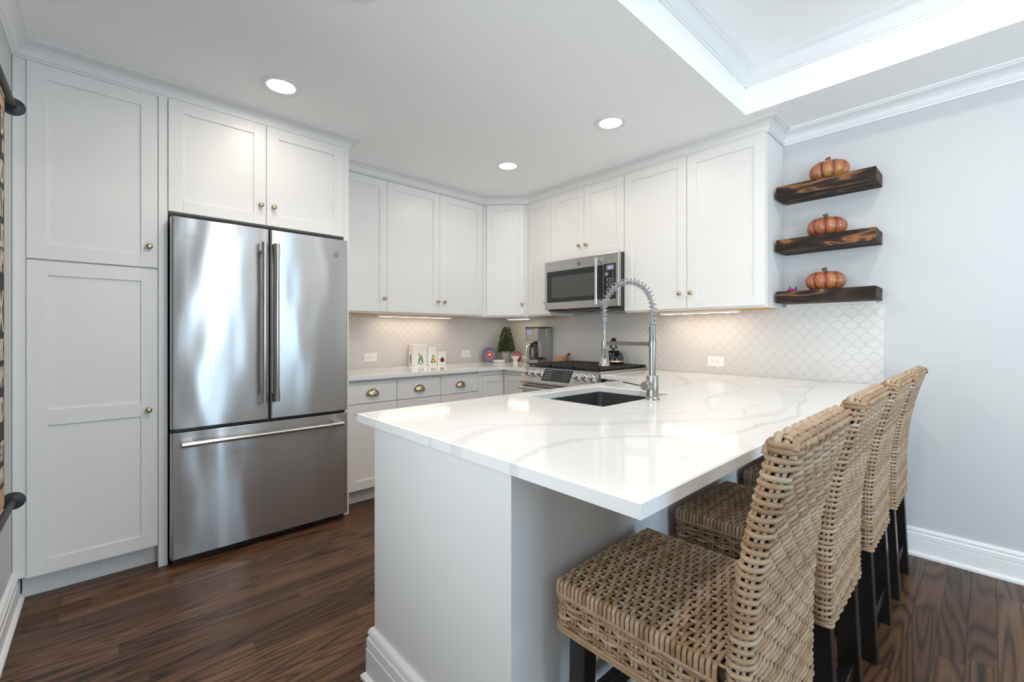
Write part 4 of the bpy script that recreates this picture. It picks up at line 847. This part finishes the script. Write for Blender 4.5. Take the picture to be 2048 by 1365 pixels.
lightbar(1.90, 2.46, -.190, -.135, 'slim white light bar under the large cabinet right of the microwave', 1.7)

# ------------------------------------------------------------------ ceiling lamps
def downlight(x, y, label, on=True, name='recessed_light'):
    T = thing(name, (x, y, ZC), label, 'ceiling light', 'recessed ceiling lights' if on else None); bm = B()
    lathe(bm, (x, y, ZC), (0, 0, -1), [(.098, 0), (.098, .003), (.092, .006), (.072, .005), (.066, .001)], 40, caps=False); obj('trim_ring', bm, M['trim'], T, smooth=True)
    bm = B(); lathe(bm, (x, y, ZC), (0, 0, -1), [(.067, .001), (.065, .0030), (0, .0031)], 36); obj('diffuser', bm, M['lamp'] if on else M['trim'], T, smooth=True)
downlight(*LAMPS[0], 'round recessed light above the refrigerator')
downlight(*LAMPS[1], 'round recessed light nearest the tray ceiling, in front of the microwave')
downlight(*LAMPS[2], 'round recessed light deepest in the kitchen, in front of the corner cabinet')
downlight(*LAMPS[3], 'round recessed light cut off by the top edge of the photo')
for x, y in TRAY_FILL:  # fittings for the added tray fill, out of view
    T = thing('recessed_light', (x, y, ZT), 'round recessed light in the raised tray ceiling', 'ceiling light', 'tray ceiling lights'); bm = B()
    lathe(bm, (x, y, ZT), (0, 0, -1), [(.098, 0), (.098, .003), (.092, .006), (.075, .005), (.070, .001)], 32, caps=False); obj('trim_ring', bm, M['trim'], T, smooth=True)
    bm = B(); lathe(bm, (x, y, ZT), (0, 0, -1), [(.071, .001), (.069, .0035), (0, .0036)], 28); obj('diffuser', bm, M['lamp'], T, smooth=True)

# ------------------------------------------------------------------ wall shelves and pumpkins
SH = [(2.040, 'top'), (1.712, 'middle'), (1.394, 'bottom')]
for z, w in SH:
    o = obj('wall_shelf', box(B(), 2.693, 3.1745, -.206, -.001, z, z+.071), M['shelf'], loc=(2.93, -.1, z), bevel=.002)
    tagit(o, '%s dark stained thick wood shelf on the pale wall' % w, 'shelf', 'floating wood shelves')
bm = B(); box(bm, 2.70, 3.15, -.030, -.0085, 1.3785, 1.393); o = obj('shelf_cleat', bm, M['plastic'], loc=(2.93, -.02, 1.38)); tagit(o, 'slim white strip under the bottom wood shelf', 'strip')
def pumpkin(x, y, z, R, hgt, seed, label, tone, tilt=0.0):
    T = thing('pumpkin', (x, y, z), label, 'pumpkin', 'glazed pumpkins on the shelves'); n, m, ribs = 96, 26, 9; vs, fs, tn = [], [], []
    rg = random.Random(seed)
    ph = rg.random()*6
    for j in range(m+1):
        b = -PI/2+PI*j/m
        for i in range(n):
            a = 2*PI*i/n; lobe = abs(math.cos((a*ribs+ph)/2)); k = 1-.20*(1-lobe)**2.2
            r = R*math.cos(b)**.72*k if math.cos(b) > 1e-6 else 0; dip = .19*math.exp(-(math.cos(b)/.42)**2)
            zz = hgt/2+hgt/2*math.sin(b)*(1-dip*(1.25 if b > 0 else .75))*(.93+.07*k)
            vs.append((x+r*math.cos(a), y+r*math.sin(a), z+zz)); tn.append(max(0, tone[0]+tone[1]*(-math.sin(b))+.30*(lobe-.75)-(.55 if lobe < .16 else 0)))
    zmin = min(v[2] for v in vs); vs = [(a, b, c-zmin+z) for a, b, c in vs]
    for j in range(m):
        for i in range(n): fs.append((j*n+i, j*n+(i+1) % n, (j+1)*n+(i+1) % n, (j+1)*n+i))
    me = bpy.data.meshes.new('body'); me.from_pydata(vs, [], fs); at = me.attributes.new('tone', 'FLOAT', 'POINT'); at.data.foreach_set('value', tn); mesh_obj('body', me, M['pumpkin'], T, smooth=True)
    top = z-zmin+z+hgt*.86 if False else max(v[2] for v in vs)-hgt*.11; bm = B()
    pts = [(x, y, top-.004), (x, y, top+.016), (x-.003, y-.002, top+.030), (x-.008, y-.004, top+.042)]; tube(bm, pts, [.016, .0115, .011, .0145], 9)
    obj('stem', bm, M['stem'], T)
pumpkin(2.945, -.104, 2.1112, .100, .128, 1, 'orange glazed pumpkin with yellow underside on the top shelf', (.62, .24))
pumpkin(2.932, -.104, 1.7832, .100, .124, 5, 'reddish orange glazed pumpkin on the middle shelf', (.50, .08))
pumpkin(2.926, -.104, 1.4652, .100, .124, 9, 'brownish orange glazed pumpkin on the bottom shelf', (.56, .05))
T = thing('figurine', (2.752, -.105, 1.465), 'tiny magenta clay figurine with dark spikes on the bottom shelf', 'figurine')
bm = B(); lathe(bm, (2.752, -.105, 1.465), (0, 0, 1), [(.030, 0), (.032, .006), (.026, .016), (.012, .021), (0, .022)], 18); obj('body', bm, M['magenta'], T, smooth=True)
for dx, dy, mt, hh, lean in ((-.012, -.004, 'navy', .020, .004), (.002, 0, 'peach', .024, .004), (.018, .002, 'navy', .017, .008)):
    bm = B(); tube(bm, [(2.752+dx, -.105+dy, 1.483), (2.752+dx+lean*.5, -.105+dy, 1.483+hh*.6), (2.752+dx+lean, -.105+dy, 1.483+hh)], [.0045, .0038, .0008], 8); obj('spike', bm, M[mt], T, smooth=True)

# ------------------------------------------------------------------ hanging scroll sign on the front wall
SY = -3.538
T = thing('wall_sign', (1.6, SY, 1.35), 'black scroll sign with cream lettering hung on black rods at the left edge', 'sign')
obj('canvas', box(B(), 1.062, 1.90, SY-.003, SY, .600, 2.072), M['canvas'], T)
bm = B(); box(bm, 1.062, 1.90, SY-.0032, SY+.0006, 2.040, 2.095); box(bm, 1.062, 1.90, SY-.0032, SY+.0006, .555, .632); obj('hem', bm, M['tan'], T, label='worn tan hem of the scroll')
rows = [('D', 1.945, .085), ('N', 1.880, .045), ('VD', 1.765, .078), ('AY', 1.640, .100), ('US', 1.525, .085), ('AM', 1.435, .078), ('X', 1.215, .150), ('ARK', 1.110, .075), ('AM', 1.012, .070), ('OND', .885, .085), ('ET', .740, .065), ('WN', .655, .055)]
bm = B()
for s, z, h in rows: text_bm(bm, s, (1.082, SY+.0006, z), (-1, 0, 0), (0, 0, 1), h, .62, 'RIGHT', bold=.004)
obj('lettering', bm, M['cream'], T, label='cream block letters')
for z in (2.100, .545):
    bm = B(); cyl(bm, (.985, SY+.014, z), (1.95, SY+.014, z), .0115, 14); r = obj('rod', bm, M['tubeblack'], T, smooth=True)
    bm = B(); lathe(bm, (.990, SY+.014, z), (-1, 0, 0), [(.012, 0), (.018, .004), (.034, .006), (.035, .010), (.033, .014), (0, .016)], 28); obj('finial', bm, M['tubeblack'], r, smooth=True)

# ------------------------------------------------------------------ rattan bar stools
class Weave:
    def __init__(s): s.v = []; s.f = []; s.t = []; s.n = 0
    def strand(s, pts, nrm, ra, rb, tone, closed=False, sides=6):
        """flat-oval strand: ra across the surface, rb along its normal"""
        P = np.asarray(pts, float); Nn = np.asarray(nrm, float); n = len(P)
        if closed: T_ = np.roll(P, -1, 0)-np.roll(P, 1, 0)
        else: T_ = np.gradient(P, axis=0)
        T_ /= np.linalg.norm(T_, axis=1)[:, None]+1e-12; Bn = np.cross(T_, Nn); Bn /= np.linalg.norm(Bn, axis=1)[:, None]+1e-12; Nr = np.cross(Bn, T_)
        an = np.arange(sides)*2*PI/sides
        ra = np.broadcast_to(ra, (n,))[:, None, None]
        R = (P[:, None, :] + ra*np.cos(an)[None, :, None]*Bn[:, None, :] + rb*np.sin(an)[None, :, None]*Nr[:, None, :]).reshape(-1, 3)
        m = n if closed else n-1; i = np.arange(m)[:, None]; k = np.arange(sides)[None, :]; j = (i+1) % n; k2 = (k+1) % sides
        F = np.stack([i*sides+k, i*sides+k2, j*sides+k2, j*sides+k], -1).reshape(-1, 4)+s.n
        s.v.append(R); s.f.append(F); tt = np.full(len(R), tone); s.t.append(tt); s.n += len(R)
    def box(s, x0, x1, y0, y1, z0, z1): pass
    def build(s, name, parent, core):
        V = np.vstack(s.v); F = np.vstack(s.f); nb = len(F)
        cv, cf = core; vs = V.tolist()+[list(c) for c in cv]; fs = F.tolist()+[[q+len(V) for q in f] for f in cf]
        me = bpy.data.meshes.new(name); me.from_pydata(vs, [], fs)
        at = me.attributes.new('tone', 'FLOAT', 'POINT'); at.data.foreach_set('value', np.concatenate([np.concatenate(s.t), np.zeros(len(cv))]).astype(np.float32))
        o = mesh_obj(name, me, [M['wicker'], M['wickerdark']], parent); mi = np.zeros(len(fs), int); mi[nb:] = 1; me.polygons.foreach_set('material_index', mi); sm = np.ones(len(fs), bool); sm[nb:] = False; me.polygons.foreach_set('use_smooth', sm); return o
XFz = ([.42, .62, .68, .76, .85, .93, 1.02, 1.05], [3.256, 3.262, 3.266, 3.276, 3.291, 3.307, 3.330, 3.338])
XRz = ([.42, .62, .72, .80, .87, .94, 1.0, 1.05], [3.302, 3.304, 3.311, 3.322, 3.336, 3.354, 3.372, 3.388])
def xf(z): return np.interp(z, *XFz)+.004
def xr(z): return np.interp(z, *XRz)-.004
SYH = .205          # half the stool's width
def loop(x0, x1, y0, y1, r, n):
    """points and outward normals, evenly spaced by arc length round a rounded rectangle (in plan)"""
    r = min(r, (x1-x0)/2*.98, (y1-y0)/2*.98); segs = []; ax, ay = (x1-x0)-2*r, (y1-y0)-2*r; per = 2*ax+2*ay+2*PI*r; out = []
    for i in range(n):
        s = per*i/n
        for kind, ln, d in (('l', ay, (x1, y0+r, 0, 1, 1, 0)), ('a', PI*r/2, (x1-r, y1-r, 0)), ('l', ax, (x1-r, y1, -1, 0, 0, 1)), ('a', PI*r/2, (x0+r, y1-r, PI/2)), ('l', ay, (x0, y1-r, 0, -1, -1, 0)), ('a', PI*r/2, (x0+r, y0+r, PI)), ('l', ax, (x0+r, y0, 1, 0, 0, -1)), ('a', PI*r/2, (x1-r, y0+r, 1.5*PI))):
            if s <= ln+1e-9:
                if kind == 'l': out.append((d[0]+d[2]*s, d[1]+d[3]*s, d[4], d[5]))
                else: a = d[2]+s/r; out.append((d[0]+r*math.cos(a), d[1]+r*math.sin(a), math.cos(a), math.sin(a)))
                break
            s -= ln
        else: out.append(out[-1])
    return np.array(out), per
rw = random.Random(11)
def tone(): return min(.76, max(.1, rw.gauss(.52, .13)))
def make_stool():
    root = thing('bar_stool', (3.09, 0, 0), '-', 'stool', 'woven rattan bar stools along the peninsula')
    # ---- backrest
    W_ = Weave(); NX = 42; SUB = 6; zb, zt, pitch = .436, 1.012, .0148; rows_ = int((zt-zb)/pitch)
    for r in range(rows_+1):
        z = zb+r*pitch; q, per = loop(xf(z), xr(z), -SYH, SYH, .020, NX*SUB); ph = PI*r; i = np.arange(NX*SUB)
        side = np.abs(q[:, 3])**2; dd = np.abs((i/SUB+r+1.5) % 3-1.5); off = (.0030-.0026*np.exp(-(dd/.34)**2))*(1-side)+.0044*side; zz = z+.0012*np.sin(i*.09+r*2.3)-.0016*np.clip((i/SUB+r) % 3-1.5, -1, 1)*(1-side)
        if r == 0: off = off*0+.004
        P = np.column_stack([q[:, 0]+q[:, 2]*off, q[:, 1]+q[:, 3]*off, zz]); Nn = np.column_stack([q[:, 2], q[:, 3], np.zeros(len(q))]); t0 = tone()
        W_.strand(P, Nn, .0047+.0011*side, .0043, t0, True, 7)
    zs = np.linspace(zb-.010, zt+.004, 34)
    for k in range(NX):                       # the upright stakes
        pts = []; nr = []
        for z in zs:
            q, per = loop(xf(z), xr(z), -SYH, SYH, .020, NX); pts.append((q[k, 0]+q[k, 2]*.0010, q[k, 1]+q[k, 3]*.0010, z)); nr.append((q[k, 2], q[k, 3], 0))
        t0 = tone()-.02
        for dlt in ((-.0046, .0046) if abs(nr[0][1]) > .5 else (0,)):
            P = np.array(pts); Nn = np.array(nr); side = np.cross(np.tile([0, 0, 1.0], (len(P), 1)), Nn); W_.strand(P+side*dlt, Nn, .0036, .0030, t0, False, 5)
    for j, z in enumerate((zb-.011, zb-.019)):       # plaited lower border
        q, per = loop(xf(z)-.001, xr(z)+.001, -SYH, SYH, .020, 120); i = np.arange(120); off = .003+.002*np.sin(i*.9+j*2)
        W_.strand(np.column_stack([q[:, 0]+q[:, 2]*off, q[:, 1]+q[:, 3]*off, z+.002*np.cos(i*.9+j*2)]), np.column_stack([q[:, 2], q[:, 3], q[:, 2]*0]), .0052, .0050, tone(), True, 7)
    # rolled top: strands along the stool's width over ribs that cross front to rear
    xa, xb = xf(zt+.006), xr(zt+.006); xm = (xa+xb)/2; hw = (xb-xa)/2; ny = 17
    ribs = np.linspace(-SYH+.012, SYH-.012, ny)
    def arc(a): return xm-hw*math.cos(a)*1.0+.010*math.sin(a)*0, zt+.004+.020*math.sin(a)
    for y in ribs:
        A = np.linspace(.0, PI, 12); P = np.array([(arc(a)[0], y, arc(a)[1]) for a in A]); Nn = np.array([(-math.cos(a), 0, math.sin(a)) for a in A]); W_.strand(P, Nn, .0062, .0030, tone(), False, 6)
    for r in range(6):
        a = PI*(.08+.84*r/5); cxx, czz = arc(a); i = np.arange((ny-1)*4+1); y = np.linspace(-SYH+.012, SYH-.012, len(i)); off = .0050*np.cos(PI*i/4+PI*r)+.001
        P = np.column_stack([cxx-math.cos(a)*off, y, czz+math.sin(a)*off]); Nn = np.tile([-math.cos(a), 0, math.sin(a)], (len(i), 1))
        e0 = P[:1]+[[0, -.009, -.004]]; e1 = P[-1:]+[[0, .009, -.004]]; e00 = P[:1]+[[0, -.015, -.016]]; e11 = P[-1:]+[[0, .015, -.016]]
        P = np.vstack([e00, e0, P, e1, e11]); Nn = np.vstack([[[0, -1, .2]], [[-math.cos(a)*.5, -.7, .5]], Nn, [[-math.cos(a)*.5, .7, .5]], [[0, 1, .2]]])
        W_.strand(P, Nn, .0060, .0042, min(1, tone()+.12), False, 7)
    for sgn in (-1, 1):                       # the bent end rods
        for j, zz in enumerate((zt+.012, zt+.003)):
            q, per = loop(xa-.001, xb+.001, -SYH-.003, SYH+.003, .020, 160); sel = q[:, 1]*sgn > SYH-.030; qq = q[sel]; 
            if sgn < 0: qq = qq
            o_ = np.argsort(qq[:, 0]); qq = qq[o_]; k_ = len(qq)
            P = np.column_stack([qq[:, 0]+qq[:, 2]*.003, qq[:, 1]+qq[:, 3]*.003, np.full(k_, zz)]); W_.strand(P, np.column_stack([qq[:, 2], qq[:, 3], qq[:, 2]*0]), .0058, .0050, .42, False, 7)
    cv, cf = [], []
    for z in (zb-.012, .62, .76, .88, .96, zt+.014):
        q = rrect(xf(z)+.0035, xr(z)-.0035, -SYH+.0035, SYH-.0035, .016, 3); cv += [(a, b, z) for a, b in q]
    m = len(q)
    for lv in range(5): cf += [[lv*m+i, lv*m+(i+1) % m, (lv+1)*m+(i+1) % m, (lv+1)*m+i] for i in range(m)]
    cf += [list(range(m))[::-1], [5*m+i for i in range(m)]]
    W_.build('backrest', root, (cv, cf))
    # ---- seat
    W_ = Weave(); X0, X1, ZS = 2.867, 3.262, .618; ny = 16; step = .0112; nxs = int((X1-X0-.02)/step); yy = np.linspace(-SYH+.006, SYH-.006, ny)
    for k in range(nxs+1):
        x = X0+.010+k*step; i = np.arange((ny-1)*4+1); y = np.linspace(yy[0], yy[-1], len(i)); off = .0030*np.cos(PI*i/4+PI*k); dome = .004*np.cos(PI*y/(2*SYH))
        sway = .0013*np.sin(i*.35+k*1.3)
        P = np.column_stack([x+sway, y, ZS-.007+off+dome]); Nn = np.tile([0, 0, 1.0], (len(i), 1)); t0 = tone()
        for sgn in (-1, 1):                   # each strand folds over the edge and down
            e = []; en = []
            for a in (.45, .9, 1.3, PI/2): e.append((x, sgn*(SYH-.006+.010*math.sin(a)), ZS-.017+.010*math.cos(a)+.002)); en.append((0, sgn*math.sin(a), math.cos(a)))
            e.append((x, sgn*(SYH+.004), ZS-.034)); en.append((0, sgn, 0)); e.append((x, sgn*(SYH+.001), ZS-.046)); en.append((0, sgn, 0))
            if sgn > 0: P = np.vstack([P, e]); Nn = np.vstack([Nn, en])
            else: P = np.vstack([e[::-1], P]); Nn = np.vstack([en[::-1], Nn])
        W_.strand(P, Nn, .0050, .0026, t0, False, 7)
    for y in yy:                              # lighter stakes running front to rear
        xs = np.linspace(X0+.004, X1, 24); P = np.column_stack([xs, np.full(24, y), np.full(24, ZS-.0075)+.004*math.cos(PI*y/(2*SYH))]); Nn = np.tile([0, 0, 1.0], (24, 1)); P = np.vstack([[[X0-.002, y, ZS-.045]], [[X0-.002, y, ZS-.022]], P]); Nn = np.vstack([[[-1, 0, 0]], [[-.8, 0, .5]], Nn]); W_.strand(P, Nn, .0042, .0022, tone()+.18, False, 6)
    NXs = 51; q, per = loop(X0, X1+.03, -SYH, SYH, .024, NXs*4)
    for r in range(7):
        z = .513+r*.0098; i = np.arange(NXs*4); off = .0042*np.cos(PI*i/4+PI*r); zz = z+.0022*np.sin(i*.17+r*2.1)+.0014*np.sin(PI*i/8+r)
        W_.strand(np.column_stack([q[:, 0]+q[:, 2]*off, q[:, 1]+q[:, 3]*off, zz]), np.column_stack([q[:, 2], q[:, 3], q[:, 2]*0]), .0046, .0040, tone(), True, 7)
    for z, rr_ in ((.5815, .0044), (.506, .0054), (.4985, .0050)):
        W_.strand(np.column_stack([q[:, 0]+q[:, 2]*.005, q[:, 1]+q[:, 3]*.005, np.full(len(q), z)]), np.column_stack([q[:, 2], q[:, 3], q[:, 2]*0]), rr_, rr_, .46, True, 7)
    qs, _ = loop(X0, X1+.03, -SYH, SYH, .024, NXs)
    for k in range(NXs):
        P = np.array([(qs[k, 0], qs[k, 1], z) for z in np.linspace(.500, .586, 6)]); Nn = np.tile([qs[k, 2], qs[k, 3], 0], (6, 1)); side = np.cross([0, 0, 1.0], [qs[k, 2], qs[k, 3], 0]); t0 = tone()+.12
        for dlt in (-.0046, .0046): W_.strand(P+side*dlt, Nn, .0044, .0034, t0, False, 5)
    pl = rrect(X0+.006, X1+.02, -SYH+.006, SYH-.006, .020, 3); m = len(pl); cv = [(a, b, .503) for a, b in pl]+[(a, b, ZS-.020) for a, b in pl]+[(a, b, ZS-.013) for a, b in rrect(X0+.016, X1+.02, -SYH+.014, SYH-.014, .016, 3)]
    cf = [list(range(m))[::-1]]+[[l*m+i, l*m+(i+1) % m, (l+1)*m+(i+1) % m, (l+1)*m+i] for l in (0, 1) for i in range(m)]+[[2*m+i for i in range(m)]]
    W_.build('seat', root, (cv, cf))
    # ---- black legs and stretchers
    def leg(x0t, x1t, x0b, x1b, y0, y1, zt_):
        bm = B(); v = [bm.verts.new(p) for p in ((x0b, y0, 0), (x1b, y0, 0), (x1b, y1, 0), (x0b, y1, 0), (x0t, y0, zt_), (x1t, y0, zt_), (x1t, y1, zt_), (x0t, y1, zt_))]
        for f in ((3, 2, 1, 0), (4, 5, 6, 7), (0, 1, 5, 4), (1, 2, 6, 5), (2, 3, 7, 6), (3, 0, 4, 7)): bm.faces.new([v[k_] for k_ in f])
        obj('leg', bm, M['blackwood'], root, bevel=.003)
    for s in (-1, 1):
        ya, yb = sorted((s*.138, s*.182)); leg(3.236, 3.292, 3.258, 3.316, ya, yb, .505); leg(2.890, 2.940, 2.880, 2.922, ya, yb, .502)
    for s in (-1, 1):
        y = s*.160; obj('stretcher', box(B(), 2.905, 3.262, y-.010, y+.010, .200, .236), M['blackwood'], root, bevel=.002)
    obj('stretcher', box(B(), 3.262, 3.296, -.142, .142, .108, .146), M['blackwood'], root, bevel=.002); obj('stretcher', box(B(), 2.882, 2.910, -.142, .142, .255, .295), M['blackwood'], root, bevel=.002)
    return root
stool = make_stool()
STOOLS = [(.008, -2.247, 0, 'woven rattan bar stool nearest the camera, its whole seat in view'), (-.002, -1.628, 0, 'second woven rattan bar stool, just behind the nearest one'),
          (-.002, -1.020, 0, 'third woven rattan bar stool along the peninsula'), (0, -.452, 0, 'woven rattan bar stool at the wall end, farthest from the camera')]
for i, (dx, y, rz, lb) in enumerate(STOOLS):
    if i == 0: r = stool
    else:
        r = stool.copy(); COL.objects.link(r)
        for ch in stool.children: c = ch.copy(); COL.objects.link(c); c.parent = r
    r.location = (3.09+dx, y, 0); r.rotation_euler = (0, 0, rz); r['label'] = lb
